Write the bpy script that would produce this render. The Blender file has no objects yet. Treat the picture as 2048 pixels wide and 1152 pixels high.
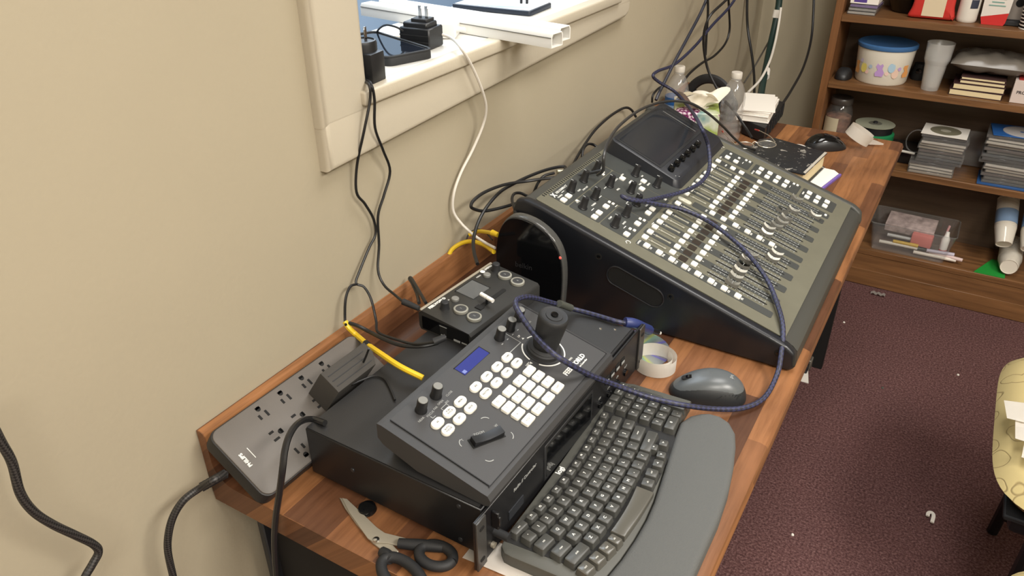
import bpy, bmesh, math, random
from mathutils import Vector, Matrix, Euler
random.seed(7)
PI = math.pi
C = bpy.context.scene.collection

# ------------------------------------------------------------------ camera, world, lights, exposure
FPX = 1548.861
ROWS = ((0.8611923, 0.5082611, -0.0042912), (0.2544617, -0.4384349, -0.8619884), (-0.4399966, 0.7412459, -0.5069098))
CAM = Vector((0.747957, -0.455749, 1.496555))
RI, DN, FW = (Vector(r) for r in ROWS)
cd = bpy.data.cameras.new('camera'); cam = bpy.data.objects.new('camera', cd); C.objects.link(cam)
cd.sensor_width = 36; cd.lens = FPX / 2048 * 36; cd.clip_start = .02
m3 = Matrix((RI, -DN, -FW)).transposed()
cam.matrix_world = Matrix.Translation(CAM) @ m3.to_4x4()
bpy.context.scene.camera = cam
vs = bpy.context.scene.view_settings
vs.view_transform = 'Standard'; vs.look = 'None'; vs.gamma = 1; vs.use_curve_mapping = False
vs.exposure = 0.0
W = bpy.data.worlds.new('world'); bpy.context.scene.world = W; W.use_nodes = True
W.node_tree.nodes['Background'].inputs[0].default_value = (.62, .72, .9, 1)
W.node_tree.nodes['Background'].inputs[1].default_value = .35

def area(name, loc, sx, sy, power, col, rot=(0, 0, 0)):
    l = bpy.data.lights.new(name, 'AREA'); l.shape = 'RECTANGLE'; l.size = sx; l.size_y = sy
    l.energy = power; l.color = col
    o = bpy.data.objects.new(name, l); C.objects.link(o); o.location = loc; o.rotation_euler = rot
    return o
WARM = (1.0, .95, .87)
area('ceiling_lamp_far', (.75, 1.05, 2.545), .6, 1.2, 25, (1, .97, .93))
area('ceiling_lamp_right', (2.20, .05, 2.545), .6, 1.2, 84, WARM)
area('ceiling_lamp_near', (1.55, -1.30, 2.545), .6, 1.2, 56, WARM)
area('hall_daylight', (-1.6, 2.0, 2.50), 2.6, 3.6, 165, (.80, .90, 1.0))

# ------------------------------------------------------------------ helpers
def lin(c): 
    c /= 255.
    return c / 12.92 if c <= .04045 else ((c + .055) / 1.055) ** 2.4
def rgb(r, g, b): return (lin(r), lin(g), lin(b), 1)

def at(u, v, ax, val):
    """the point where the sight line of photo pixel (u, v) meets the plane axis=val"""
    d = RI * ((u - 1024) / FPX) + DN * ((v - 576) / FPX) + FW
    return CAM + d * ((val - CAM[ax]) / d[ax])

def atp(u, v, lift):
    """the same for a plane parallel to the mixer's sloped top panel, lift metres above it"""
    n = Vector((.29634, .0008, .95508)); o = Vector((.59991, .64685, .79853)) + n * lift
    d = RI * ((u - 1024) / FPX) + DN * ((v - 576) / FPX) + FW
    return CAM + d * ((o - CAM).dot(n) / d.dot(n))

class NT:
    def __init__(s, m): s.t = m.node_tree; s.n = s.t.nodes; s.b = s.n['Principled BSDF']
    def add(s, typ, **k):
        n = s.n.new(typ)
        for a, b in k.items():
            if a in n.inputs: n.inputs[a].default_value = b
            else: setattr(n, a, b)
        return n
    def link(s, a, b): s.t.links.new(a, b)
    def ramp(s, src, stops):
        r = s.n.new('ShaderNodeValToRGB'); e = r.color_ramp.elements
        while len(e) > 1: e.remove(e[-1])
        e[0].position = stops[0][0]; e[0].color = stops[0][1]
        for p, c in stops[1:]:
            x = e.new(p); x.color = c
        s.link(src, r.inputs[0]); return r.outputs[0]
    def bump(s, src, strength=.3, dist=.002):
        b = s.n.new('ShaderNodeBump'); b.inputs['Strength'].default_value = strength; b.inputs['Distance'].default_value = dist
        s.link(src, b.inputs['Height']); s.link(b.outputs[0], s.b.inputs['Normal'])

MATS = {}
def mat(name, col, rough=.5, metal=0, spec=.5, grain=0, gscale=400, var=0, vscale=30, coat=0, trans=0, emit=0):
    """plain procedural material: base colour with optional fine relief (grain) and slow colour drift (var)"""
    if name in MATS: return MATS[name]
    m = bpy.data.materials.new(name); m.use_nodes = True; t = NT(m); b = t.b
    b.inputs['Base Color'].default_value = col; b.inputs['Roughness'].default_value = rough
    b.inputs['Metallic'].default_value = metal; b.inputs['Specular IOR Level'].default_value = spec
    b.inputs['Coat Weight'].default_value = coat
    if trans: b.inputs['Transmission Weight'].default_value = trans
    if emit: b.inputs['Emission Color'].default_value = col; b.inputs['Emission Strength'].default_value = emit
    tc = t.add('ShaderNodeTexCoord')
    if var:
        n = t.add('ShaderNodeTexNoise', Scale=vscale, Detail=4.0); t.link(tc.outputs['Object'], n.inputs['Vector'])
        lo = tuple(c * (1 - var) for c in col[:3]) + (1,); hi = tuple(min(1, c * (1 + var)) for c in col[:3]) + (1,)
        t.link(t.ramp(n.outputs[0], [(.3, lo), (.7, hi)]), b.inputs['Base Color'])
    if grain:
        n = t.add('ShaderNodeTexNoise', Scale=gscale, Detail=2.0); t.link(tc.outputs['Object'], n.inputs['Vector'])
        t.bump(n.outputs[0], grain, .001)
    MATS[name] = m; return m

def glassy(name, col, opacity=.25, rough=.05):
    m = bpy.data.materials.new(name); m.use_nodes = True; nt = m.node_tree; n = nt.nodes
    b = n['Principled BSDF']; out = n['Material Output']
    b.inputs['Base Color'].default_value = col; b.inputs['Roughness'].default_value = rough
    tr = n.new('ShaderNodeBsdfTransparent'); tr.inputs[0].default_value = tuple(.8 + .2 * c for c in col[:3]) + (1,)
    gl = n.new('ShaderNodeBsdfGlossy'); gl.inputs['Roughness'].default_value = rough
    lw = n.new('ShaderNodeLayerWeight'); pw = n.new('ShaderNodeMath'); pw.operation = 'POWER'; pw.inputs[1].default_value = 3.5
    fr = n.new('ShaderNodeMath'); fr.operation = 'MULTIPLY_ADD'; fr.inputs[1].default_value = .55; fr.inputs[2].default_value = .05
    nt.links.new(lw.outputs['Facing'], pw.inputs[0]); nt.links.new(pw.outputs[0], fr.inputs[0])
    body = n.new('ShaderNodeMixShader'); body.inputs[0].default_value = opacity
    nt.links.new(tr.outputs[0], body.inputs[1]); nt.links.new(b.outputs[0], body.inputs[2])
    mx = n.new('ShaderNodeMixShader'); nt.links.new(fr.outputs[0], mx.inputs[0])
    nt.links.new(body.outputs[0], mx.inputs[1]); nt.links.new(gl.outputs[0], mx.inputs[2]); nt.links.new(mx.outputs[0], out.inputs[0])
    MATS[name] = m; return m

class MB:
    """collects shapes into one mesh"""
    def __init__(s): s.bm = bmesh.new(); s.uv = None
    def _merge(s, t, M=None, smooth=False):
        if M is not None: t.transform(M)
        if smooth:
            for f in t.faces: f.smooth = True
        me = bpy.data.meshes.new('tmp'); t.to_mesh(me); t.free(); s.bm.from_mesh(me); bpy.data.meshes.remove(me); return s
    def box(s, c, d, bev=0, seg=2, M=None, taper=None):
        t = bmesh.new(); bmesh.ops.create_cube(t, size=1)
        for v in t.verts:
            k = taper if (taper and v.co.z > 0) else 1
            v.co = Vector((v.co.x * d[0] * k, v.co.y * d[1] * k, v.co.z * d[2]))
        if bev: bmesh.ops.bevel(t, geom=list(t.edges), offset=bev, segments=seg, profile=.5, affect='EDGES')
        t.transform(Matrix.Translation(c))
        return s._merge(t, M, smooth=bool(bev) and seg > 1)
    def prism(s, poly, z0, z1, bev=0, seg=2, M=None, smooth=False, bottom=True):
        t = bmesh.new(); vs_ = [t.verts.new((p[0], p[1], z0)) for p in poly]; f = t.faces.new(vs_)
        r = bmesh.ops.extrude_face_region(t, geom=[f]); up = [e for e in r['geom'] if isinstance(e, bmesh.types.BMVert)]
        for v in up: v.co.z = z1
        bmesh.ops.recalc_face_normals(t, faces=list(t.faces))
        if bev:
            ups = set(up); ed = [e for e in t.edges if e.verts[0] in ups and e.verts[1] in ups]
            if bottom == 'all': ed = list(t.edges)
            bmesh.ops.bevel(t, geom=ed, offset=bev, segments=seg, profile=.5, affect='EDGES')
        return s._merge(t, M, smooth)
    def lathe(s, prof, seg=24, M=None, smooth=True, caps=True):
        t = bmesh.new(); rings = []
        for r, z in prof:
            rings.append([t.verts.new((r * math.cos(2 * PI * i / seg), r * math.sin(2 * PI * i / seg), z)) for i in range(seg)])
        for a, b in zip(rings, rings[1:]):
            for i in range(seg): t.faces.new((a[i], a[(i + 1) % seg], b[(i + 1) % seg], b[i]))
        if caps:
            if prof[0][0] > 1e-5: t.faces.new(rings[0][::-1])
            if prof[-1][0] > 1e-5: t.faces.new(rings[-1])
        bmesh.ops.remove_doubles(t, verts=list(t.verts), dist=1e-6)
        bmesh.ops.recalc_face_normals(t, faces=list(t.faces))
        if smooth:
            for f in t.faces: f.smooth = len(f.verts) <= 4
        return s._merge(t, M)
    def cyl(s, p, q, r, r2=None, seg=16):
        p, q = Vector(p), Vector(q); d = q - p
        M = Matrix.Translation(p) @ d.to_track_quat('Z', 'Y').to_matrix().to_4x4()
        return s.lathe([(r, 0), (r if r2 is None else r2, d.length)], seg, M)
    def tube(s, pts, r, seg=8, res=6, smooth=True, flat=1.0):
        pts = [Vector(p) for p in pts]; P = []
        if len(pts) > 2 and res > 1:
            q = [pts[0] * 2 - pts[1]] + pts + [pts[-1] * 2 - pts[-2]]
            for i in range(1, len(q) - 2):
                a, b, c, d = q[i - 1:i + 3]
                for k in range(res):
                    t = k / res
                    P.append(.5 * ((2 * b) + (c - a) * t + (2 * a - 5 * b + 4 * c - d) * t * t + (3 * b - a - 3 * c + d) * t ** 3))
            P.append(pts[-1])
        else: P = pts
        t = bmesh.new(); uvl = t.loops.layers.uv.new('UVMap'); rings = []; L = [0]
        for a, b in zip(P, P[1:]): L.append(L[-1] + (b - a).length)
        tan = [(P[min(i + 1, len(P) - 1)] - P[max(i - 1, 0)]).normalized() for i in range(len(P))]
        up = Vector((0, 0, 1)) if abs(tan[0].z) < .9 else Vector((1, 0, 0))
        nrm = (up - tan[0] * up.dot(tan[0])).normalized()
        for i, p in enumerate(P):
            nrm = (nrm - tan[i] * nrm.dot(tan[i])).normalized(); bi = tan[i].cross(nrm)
            rr = r(i / (len(P) - 1)) if callable(r) else r
            rings.append([t.verts.new(p + (nrm * math.cos(2 * PI * k / seg) * flat + bi * math.sin(2 * PI * k / seg)) * rr) for k in range(seg)])
        for i in range(len(P) - 1):
            for k in range(seg):
                f = t.faces.new((rings[i][k], rings[i][(k + 1) % seg], rings[i + 1][(k + 1) % seg], rings[i + 1][k])); f.smooth = smooth
                for lp, (uu, vv) in zip(f.loops, ((k, L[i]), (k + 1, L[i]), (k + 1, L[i + 1]), (k, L[i + 1]))): lp[uvl].uv = (uu / seg, vv * 100)
        t.faces.new(rings[0][::-1]); t.faces.new(rings[-1])
        bmesh.ops.recalc_face_normals(t, faces=list(t.faces))
        if not s.bm.loops.layers.uv: s.bm.loops.layers.uv.new('UVMap')
        return s._merge(t)
    def arc(s, c, r, a0, a1, w, h, n=14, M=None):
        t = bmesh.new(); v = []
        for i in range(n + 1):
            a = a0 + (a1 - a0) * i / n; cs, sn = math.cos(a), math.sin(a)
            v.append([t.verts.new((c[0] + rr * cs, c[1] + rr * sn, c[2] + z)) for rr, z in ((r - w / 2, 0), (r + w / 2, 0), (r + w / 2, h), (r - w / 2, h))])
        for a, b in zip(v, v[1:]):
            for k in range(4): t.faces.new((a[k], a[(k + 1) % 4], b[(k + 1) % 4], b[k]))
        t.faces.new(v[0][::-1]); t.faces.new(v[-1]); bmesh.ops.recalc_face_normals(t, faces=list(t.faces))
        return s._merge(t, M)
    def sheet(s, fn, nu, nv, thick=0, smooth=True, M=None):
        t = bmesh.new(); g = [[t.verts.new(fn(i / nu, j / nv)) for j in range(nv + 1)] for i in range(nu + 1)]
        for i in range(nu):
            for j in range(nv):
                f = t.faces.new((g[i][j], g[i + 1][j], g[i + 1][j + 1], g[i][j + 1])); f.smooth = smooth
        if thick:
            bmesh.ops.solidify(t, geom=list(t.faces), thickness=thick)
        return s._merge(t, M)
    def text(s, txt, size, M=None, depth=.0003, align='CENTER', bold=0):
        cu = bpy.data.curves.new('t', 'FONT'); cu.body = txt; cu.size = size; cu.align_x = align; cu.align_y = 'CENTER'
        cu.extrude = depth / 2; cu.resolution_u = 2; cu.offset = bold
        o = bpy.data.objects.new('t', cu); C.objects.link(o); bpy.context.view_layer.update()
        me = o.to_mesh(); b = bmesh.new(); b.from_mesh(me); o.to_mesh_clear()
        bpy.data.objects.remove(o); bpy.data.curves.remove(cu)
        return s._merge(b, M)
    def mesh(s, name='mesh'):
        me = bpy.data.meshes.new(name); s.bm.to_mesh(me); s.bm.free(); me.set_sharp_from_angle(angle=math.radians(40)); return me

def put(o, parent=None, loc=None, rot=None):
    C.objects.link(o)
    if parent is not None: o.parent = parent
    if loc is not None: o.location = loc
    if rot is not None: o.rotation_euler = rot
    return o
def obj(name, mb, m, parent=None, loc=None, rot=None):
    me = mb.mesh(name) if isinstance(mb, MB) else mb
    if m is not None and not me.materials: me.materials.append(m)
    return put(bpy.data.objects.new(name, me), parent, loc, rot)
def tag(o, label, cat, group=None):
    o['label'] = label; o['category'] = cat
    if group: o['group'] = group
    return o
def thing(name, label, cat, loc=(0, 0, 0), rotz=0, group=None):
    return tag(put(bpy.data.objects.new(name, None), None, loc, (0, 0, rotz)), label, cat, group)
def struct(name, mb, m): 
    o = obj(name, mb, m); o['kind'] = 'structure'; return o
def dup(root, loc, rot=None, label=None, group=None):
    r = root.copy(); C.objects.link(r); r.location = loc
    if rot is not None: r.rotation_euler = rot
    if label: r['label'] = label
    if group: r['group'] = group
    for ch in list(root.children):
        c = ch.copy(); C.objects.link(c); c.parent = r
        for g in ch.children:
            d = g.copy(); C.objects.link(d); d.parent = c
    return r
T_ = Matrix.Translation
def RX(a): return Matrix.Rotation(a, 4, 'X')
def RY(a): return Matrix.Rotation(a, 4, 'Y')
def RZ(a): return Matrix.Rotation(a, 4, 'Z')
def rrect(w, d, r, n=5, cx=0, cy=0):
    P = []
    for sx, sy, a in ((1, 1, 0), (-1, 1, PI / 2), (-1, -1, PI), (1, -1, 1.5 * PI)):
        for i in range(n + 1):
            t = a + PI / 2 * i / n; P.append((cx + sx * (w / 2 - r) + r * math.cos(t), cy + sy * (d / 2 - r) + r * math.sin(t)))
    return P

# ------------------------------------------------------------------ materials with a pattern of their own
def paint(name, col, rough=.55):
    m = bpy.data.materials.new(name); m.use_nodes = True; t = NT(m)
    tc = t.add('ShaderNodeTexCoord')
    n = t.add('ShaderNodeTexNoise', Scale=1.6, Detail=5.0); t.link(tc.outputs['Object'], n.inputs['Vector'])
    t.link(t.ramp(n.outputs[0], [(.3, tuple(c * .95 for c in col[:3]) + (1,)), (.7, tuple(min(1, c * 1.04) for c in col[:3]) + (1,))]), t.b.inputs['Base Color'])
    k = t.add('ShaderNodeTexNoise', Scale=160.0, Detail=3.0); t.link(tc.outputs['Object'], k.inputs['Vector'])
    t.bump(k.outputs[0], .12, .002); t.b.inputs['Roughness'].default_value = rough; MATS[name] = m; return m

def butcher(name):
    m = bpy.data.materials.new(name); m.use_nodes = True; t = NT(m)
    tc = t.add('ShaderNodeTexCoord'); sp = t.add('ShaderNodeSeparateXYZ'); t.link(tc.outputs['Object'], sp.inputs[0])
    sb = t.add('ShaderNodeMath', operation='SUBTRACT'); t.link(sp.outputs[0], sb.inputs[0]); t.link(sp.outputs[2], sb.inputs[1])
    cb = t.add('ShaderNodeCombineXYZ'); t.link(sp.outputs[1], cb.inputs[0]); t.link(sb.outputs[0], cb.inputs[1])
    br = t.add('ShaderNodeTexBrick', Scale=1.0, offset=.37, offset_frequency=2, squash=1.35, squash_frequency=3)
    br.inputs['Color1'].default_value = (0, 0, 0, 1); br.inputs['Color2'].default_value = (1, 1, 1, 1); br.inputs['Mortar'].default_value = (.5, .5, .5, 1)
    br.inputs['Mortar Size'].default_value = 0; br.inputs['Bias'].default_value = 0
    br.inputs['Brick Width'].default_value = .27; br.inputs['Row Height'].default_value = .036
    t.link(cb.outputs[0], br.inputs['Vector'])
    board = t.ramp(br.outputs[0], [(0, rgb(76, 50, 36)), (.3, rgb(112, 75, 51)), (.55, rgb(146, 101, 65)), (.8, rgb(100, 66, 45)), (1, rgb(176, 124, 79))])
    mp = t.add('ShaderNodeMapping'); mp.inputs['Scale'].default_value = (5, 60, 60); t.link(cb.outputs[0], mp.inputs[0])
    g = t.add('ShaderNodeTexNoise', Scale=1.4, Detail=7.0, Roughness=.62); t.link(mp.outputs[0], g.inputs['Vector'])
    gr = t.ramp(g.outputs[0], [(.3, (.66, .62, .58, 1)), (.55, (1, 1, 1, 1)), (.75, (1.12, 1.1, 1.06, 1))])
    b2 = t.add('ShaderNodeTexNoise', Scale=7.0, Detail=3.0); t.link(cb.outputs[0], b2.inputs['Vector'])
    bl = t.ramp(b2.outputs[0], [(.32, (.78, .75, .74, 1)), (.62, (1.08, 1.06, 1.03, 1))])
    mx = t.add('ShaderNodeMix', data_type='RGBA', blend_type='MULTIPLY'); mx.inputs[0].default_value = 1
    t.link(board, mx.inputs[6]); t.link(gr, mx.inputs[7])
    m2 = t.add('ShaderNodeMix', data_type='RGBA', blend_type='MULTIPLY'); m2.inputs[0].default_value = 1
    t.link(mx.outputs[2], m2.inputs[6]); t.link(bl, m2.inputs[7]); t.link(m2.outputs[2], t.b.inputs['Base Color'])
    t.b.inputs['Roughness'].default_value = .42; t.b.inputs['Specular IOR Level'].default_value = .3
    t.bump(g.outputs[0], .05, .001); MATS[name] = m; return m

def grainwood(name, a, b, axis=0, rough=.42):
    m = bpy.data.materials.new(name); m.use_nodes = True; t = NT(m)
    tc = t.add('ShaderNodeTexCoord'); mp = t.add('ShaderNodeMapping')
    s = [55, 55, 55]; s[axis] = 3.0; mp.inputs['Scale'].default_value = s; t.link(tc.outputs['Object'], mp.inputs[0])
    n = t.add('ShaderNodeTexNoise', Scale=1.0, Detail=6.0, Roughness=.6, Distortion=.5); t.link(mp.outputs[0], n.inputs['Vector'])
    t.link(t.ramp(n.outputs[0], [(.3, a), (.7, b)]), t.b.inputs['Base Color']); t.b.inputs['Roughness'].default_value = rough
    t.bump(n.outputs[0], .06, .001); MATS[name] = m; return m

def carpet(name, cols, sc=260):
    m = bpy.data.materials.new(name); m.use_nodes = True; t = NT(m)
    tc = t.add('ShaderNodeTexCoord')
    n = t.add('ShaderNodeTexNoise', Scale=float(sc), Detail=4.0, Roughness=.75); t.link(tc.outputs['Object'], n.inputs['Vector'])
    c = t.ramp(n.outputs[0], [(.3, cols[0]), (.5, cols[1]), (.72, cols[2])])
    k = t.add('ShaderNodeTexNoise', Scale=5.0, Detail=3.0); t.link(tc.outputs['Object'], k.inputs['Vector'])
    d = t.ramp(k.outputs[0], [(.3, (.95, .95, .96, 1)), (.7, (1.05, 1.03, 1.03, 1))])
    mx = t.add('ShaderNodeMix', data_type='RGBA', blend_type='MULTIPLY'); mx.inputs[0].default_value = 1
    t.link(c, mx.inputs[6]); t.link(d, mx.inputs[7]); t.link(mx.outputs[2], t.b.inputs['Base Color'])
    t.b.inputs['Roughness'].default_value = .95; t.b.inputs['Specular IOR Level'].default_value = .1
    t.bump(n.outputs[0], .9, .006); MATS[name] = m; return m

def braid(name, a, b, su=6., sv=1.2, rough=.5):
    m = bpy.data.materials.new(name); m.use_nodes = True; t = NT(m)
    uv = t.add('ShaderNodeUVMap'); mp = t.add('ShaderNodeMapping'); mp.inputs['Scale'].default_value = (su, sv, 1)
    mp.inputs['Rotation'].default_value = (0, 0, .7); t.link(uv.outputs[0], mp.inputs[0])
    ck = t.add('ShaderNodeTexChecker', Scale=1.0); ck.inputs['Color1'].default_value = a; ck.inputs['Color2'].default_value = b
    t.link(mp.outputs[0], ck.inputs['Vector']); t.link(ck.outputs[0], t.b.inputs['Base Color']); t.b.inputs['Roughness'].default_value = rough
    t.bump(ck.outputs[1], .5, .001); MATS[name] = m; return m

def curlfabric(name):
    m = bpy.data.materials.new(name); m.use_nodes = True; t = NT(m)
    tc = t.add('ShaderNodeTexCoord')
    v = t.add('ShaderNodeTexVoronoi', Scale=17.0, feature='F1'); t.link(tc.outputs['Object'], v.inputs['Vector'])
    ns = t.add('ShaderNodeTexNoise', Scale=14.0, Detail=1.0); t.link(tc.outputs['Object'], ns.inputs['Vector'])
    ad = t.add('ShaderNodeMath', operation='ADD'); t.link(v.outputs[0], ad.inputs[0]); t.link(ns.outputs[0], ad.inputs[1])
    ln = t.ramp(ad.outputs[0], [(.86, (1, 1, 1, 1)), (.89, (0, 0, 0, 1)), (.92, (1, 1, 1, 1))])
    mx = t.add('ShaderNodeMix', data_type='RGBA'); t.link(ln, mx.inputs[0])
    mx.inputs[6].default_value = rgb(136, 118, 78); mx.inputs[7].default_value = rgb(178, 161, 112); t.link(mx.outputs[2], t.b.inputs['Base Color'])
    t.b.inputs['Roughness'].default_value = .9; t.bump(ln, .35, .003); MATS[name] = m; return m

WALL = paint('wall_paint', rgb(171, 161, 139)); TRIM = paint('trim_paint', rgb(192, 183, 164), .4)
SILLM = paint('sill_paint', rgb(214, 212, 205), .35); CEIL = paint('ceiling_white', rgb(225, 222, 214))
BUTCH = butcher('butcher_block_laminate'); CARPET = carpet('plum_carpet', [rgb(56, 38, 38), rgb(104, 74, 73), rgb(150, 118, 114)], 170)
BLUEC = carpet('blue_grey_carpet', [rgb(132, 146, 164), rgb(148, 162, 180), rgb(162, 176, 194)], 60)
SHELFW = grainwood('bookcase_wood', rgb(96, 66, 40), rgb(136, 96, 60)); SHELFD = grainwood('bookcase_back', rgb(80, 64, 50), rgb(96, 77, 60))
SHELFV = grainwood('bookcase_side_wood', rgb(104, 68, 40), rgb(140, 96, 60), 2)
CHFAB = curlfabric('beige_curl_fabric')
BLACK = mat('black_plastic', rgb(24, 25, 28), .42, grain=.06); BLACKM = mat('black_matte_plastic', rgb(30, 31, 33), .62, grain=.15, gscale=900)
BLACKG = mat('black_gloss', rgb(12, 13, 15), .1); STEELBLK = mat('black_painted_steel', rgb(22, 22, 24), .36, grain=.12, gscale=1200)
RACKTOP = mat('satin_black_steel', rgb(40, 40, 41), .45, grain=.12, gscale=1200)
PTZM = mat('slate_black_metal', rgb(54, 54, 55), .5, grain=.12, gscale=1600); PTZD = mat('slate_dark_metal', rgb(38, 40, 45), .4, grain=.1, gscale=1600)
WHITEB = mat('white_key_plastic', rgb(232, 230, 220), .45); WHITEP = mat('white_plastic', rgb(232, 230, 224), .35)
PRINT = mat('white_print', rgb(222, 222, 216), .6); PRINTG = mat('grey_print', rgb(150, 152, 150), .6); INK = mat('grey_ink', rgb(84, 84, 80), .7)
MIXTOP = mat('olive_grey_panel', rgb(98, 96, 82), .46, grain=.1, gscale=1500, var=.05); MIXDK = mat('charcoal_panel', rgb(58, 60, 58), .5, grain=.06, gscale=1500)
MIXSIDE = mat('mixer_side_plastic', rgb(25, 27, 32), .32, grain=.1, gscale=900); MIXFR = mat('mixer_front_plastic', rgb(62, 62, 58), .5, grain=.1, gscale=900)
KEYB = mat('keyboard_graphite', rgb(76, 76, 71), .5, grain=.1, gscale=1500); KEYC = mat('keycap_graphite', rgb(70, 70, 67), .38, grain=.05, gscale=1500)
KEYG = mat('keycap_glare', rgb(84, 82, 76), .2); RESTM = mat('wrist_rest_foam', rgb(88, 89, 88), .9, grain=.6, gscale=700, spec=.2)  # glare on the bottom-row keys put into a lighter, glossier keycap colour
STRIPM = mat('power_strip_grey', rgb(92, 87, 82), .5, grain=.08, gscale=1200, var=.06, vscale=14); STRIPD = mat('power_strip_side', rgb(34, 33, 33), .5)
PAPER = mat('paper_white', rgb(236, 231, 222), .8); CREAM = mat('cream_pages', rgb(216, 200, 160), .8)
STEEL = mat('brushed_steel', rgb(170, 163, 148), .36, metal=.45, grain=.1, gscale=300); CHROME = mat('chrome', rgb(200, 200, 200), .15, metal=1)
CABLE = mat('black_cable', rgb(26, 26, 27), .45); YELLOW = mat('yellow_cable', rgb(222, 186, 40), .42); WHCAB = mat('white_cable', rgb(218, 212, 202), .4)
GREYP = mat('grey_plastic', rgb(120, 120, 116), .45)
BLUEBR = braid('blue_black_braid', rgb(50, 52, 84), rgb(30, 31, 42), 8, 1.6); CORDBR = braid('black_braid', rgb(24, 23, 23), rgb(56, 53, 51), 10, 4.2)
CLEAR = glassy('clear_plastic', (.88, .9, .9, 1), .05); FROST = glassy('frosted_plastic', (.86, .86, .84, 1), .30, .3); CASEP = glassy('jewel_case_plastic', (.62, .61, .59, 1), .14, .10)

T = .75
# ------------------------------------------------------------------ room shell
XR, YB, YF, ZC = 3.3, 2.68, -2.4, 2.56
OY0, OY1, OZ0, OZ1 = .375, 1.235, 1.165, 2.08        # the pass-through opening
mb = MB()
for y0, y1, z0, z1 in ((YF, OY0, 0, ZC), (OY1, YB, 0, ZC), (OY0, OY1, 0, OZ0), (OY0, OY1, OZ1, ZC)):
    mb.box((-.075, (y0 + y1) / 2, (z0 + z1) / 2), (.15, y1 - y0, z1 - z0))
struct('wall_left', mb, WALL)
struct('wall_back', MB().box((XR / 2, YB + .05, ZC / 2), (XR + .2, .1, ZC)), WALL)
struct('wall_right', MB().box((XR + .05, (YB + YF) / 2, ZC / 2), (.1, YB - YF, ZC)), WALL)
struct('wall_front', MB().box((XR / 2, YF - .05, ZC / 2), (XR + .2, .1, ZC)), WALL)
struct('ceiling', MB().box((XR / 2, (YB + YF) / 2, ZC + .05), (XR, YB - YF, .1)), CEIL)
struct('floor', MB().box((XR / 2, (YB + YF) / 2, -.05), (XR, YB - YF, .1)), CARPET)
struct('floor_beyond', MB().box((-2.9, 2.6, -.06), (5.48, 7.2, .1)), BLUEC)
HALLW = paint('hall_paint', rgb(168, 182, 196))
struct('wall_beyond', MB().box((-2.05, 3.0, 1.3), (.1, 6.4, 2.6)), HALLW)
struct('ceiling_beyond', MB().box((-1.1, 3.0, 2.63), (1.9, 6.4, .1)), CEIL)
struct('baseboard_back', MB().box((XR / 2, YB - .006, .05), (XR, .012, .1)), TRIM)

w = put(bpy.data.objects.new('window_1', None)); w['kind'] = 'structure'
def casing(y0, y1, z0, z1, axis):
    # rounded picture-frame casing: flat face with soft outer shoulder
    b = MB()
    b.prism([(y0, z0), (y1, z0), (y1, z1), (y0, z1)], 0, .0202, .010, 5, Matrix(((0, 0, 1, 0), (1, 0, 0, 0), (0, 1, 0, 0), (0, 0, 0, 1))), True)
    return b
obj('casing_side', casing(.281, .377, 1.152, 2.17, 2), TRIM, w)
obj('casing_side', casing(1.233, 1.325, 1.150, 2.17, 2), TRIM, w)
b = MB()                                                                # bottom board, mitred into a hand-shaped lower edge
b.prism([(.2816, 1.090), (1.30, 1.122), (1.318, 1.129), (1.3244, 1.142), (1.3244, 1.180), (.2816, 1.180)], 0, .0197, .010, 5, Matrix(((0, 0, 1, 0), (1, 0, 0, 0), (0, 1, 0, 0), (0, 0, 0, 1))), True)
obj('casing_bottom', b, TRIM, w)
obj('casing_top', casing(.281, 1.325, 2.08, 2.17, 1), TRIM, w)
obj('sill', MB().box((-.075, (OY0 + OY1) / 2, 1.1745), (.15 + .0, OY1 - OY0 - .004, .021), .002, 1), SILLM, w)
obj('sill_ledge', MB().box((-.185, (OY0 + OY1) / 2, 1.1745), (.069, OY1 - OY0 + .1, .021), .002, 1), SILLM, w)
obj('sill_nosing', MB().box((.014, (.358 + 1.25) / 2, 1.1755), (.03, 1.25 - .358, .0215), .004, 3), TRIM, w)
for y in (OY0 + .004, OY1 - .004):
    obj('jamb', MB().box((-.074, y, (1.185 + OZ1) / 2), (.15, .008, OZ1 - 1.185)), TRIM, w)

# ------------------------------------------------------------------ desk
t = thing('desk', 'long wood-block patterned counter with coved backsplash running along the wall', 'desk')
prof = [(0.004, T - .04), (.612, T - .04), (.628, T - .034), (.637, T - .022), (.638, T - .012), (.634, T - .003), (.624, T), (.05, T)]
for i in range(1, 7):                                                   # cove and backsplash in one sweep
    a = PI / 2 * i / 6; prof.append((.05 - .034 * math.sin(a), T + .034 * (1 - math.cos(a))))
prof += [(.0155, T + .074), (.0125, T + .0795), (.008, T + .0812), (.0015, T + .0812), (.0015, T - .01)]
M_ = Matrix(((1, 0, 0, 0), (0, 0, 1, 0), (0, 1, 0, 0), (0, 0, 0, 1)))
obj('countertop', MB().prism(prof, .0, 1.866, M=M_, smooth=True), BUTCH, t)
obj('end_cap', MB().prism([(p[0], p[1]) for p in prof], -.0012, -.0001, M=M_), BUTCH, t)
for y in (.055, 1.80):
    obj('leg_panel', MB().box((.31, y, .355), (.53, .03, .71), .002, 1), mat('leg_black', rgb(15, 14, 14), .7), t)
obj('modesty_panel', MB().box((.075, .93, .42), (.02, 1.70, .56)), STEELBLK, t)
obj('leg_edge_strip', MB().box((.048, .035, .355), (.012, .02, .71), .002, 1), mat('slate_edge', rgb(34, 36, 40), .45), t)

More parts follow.
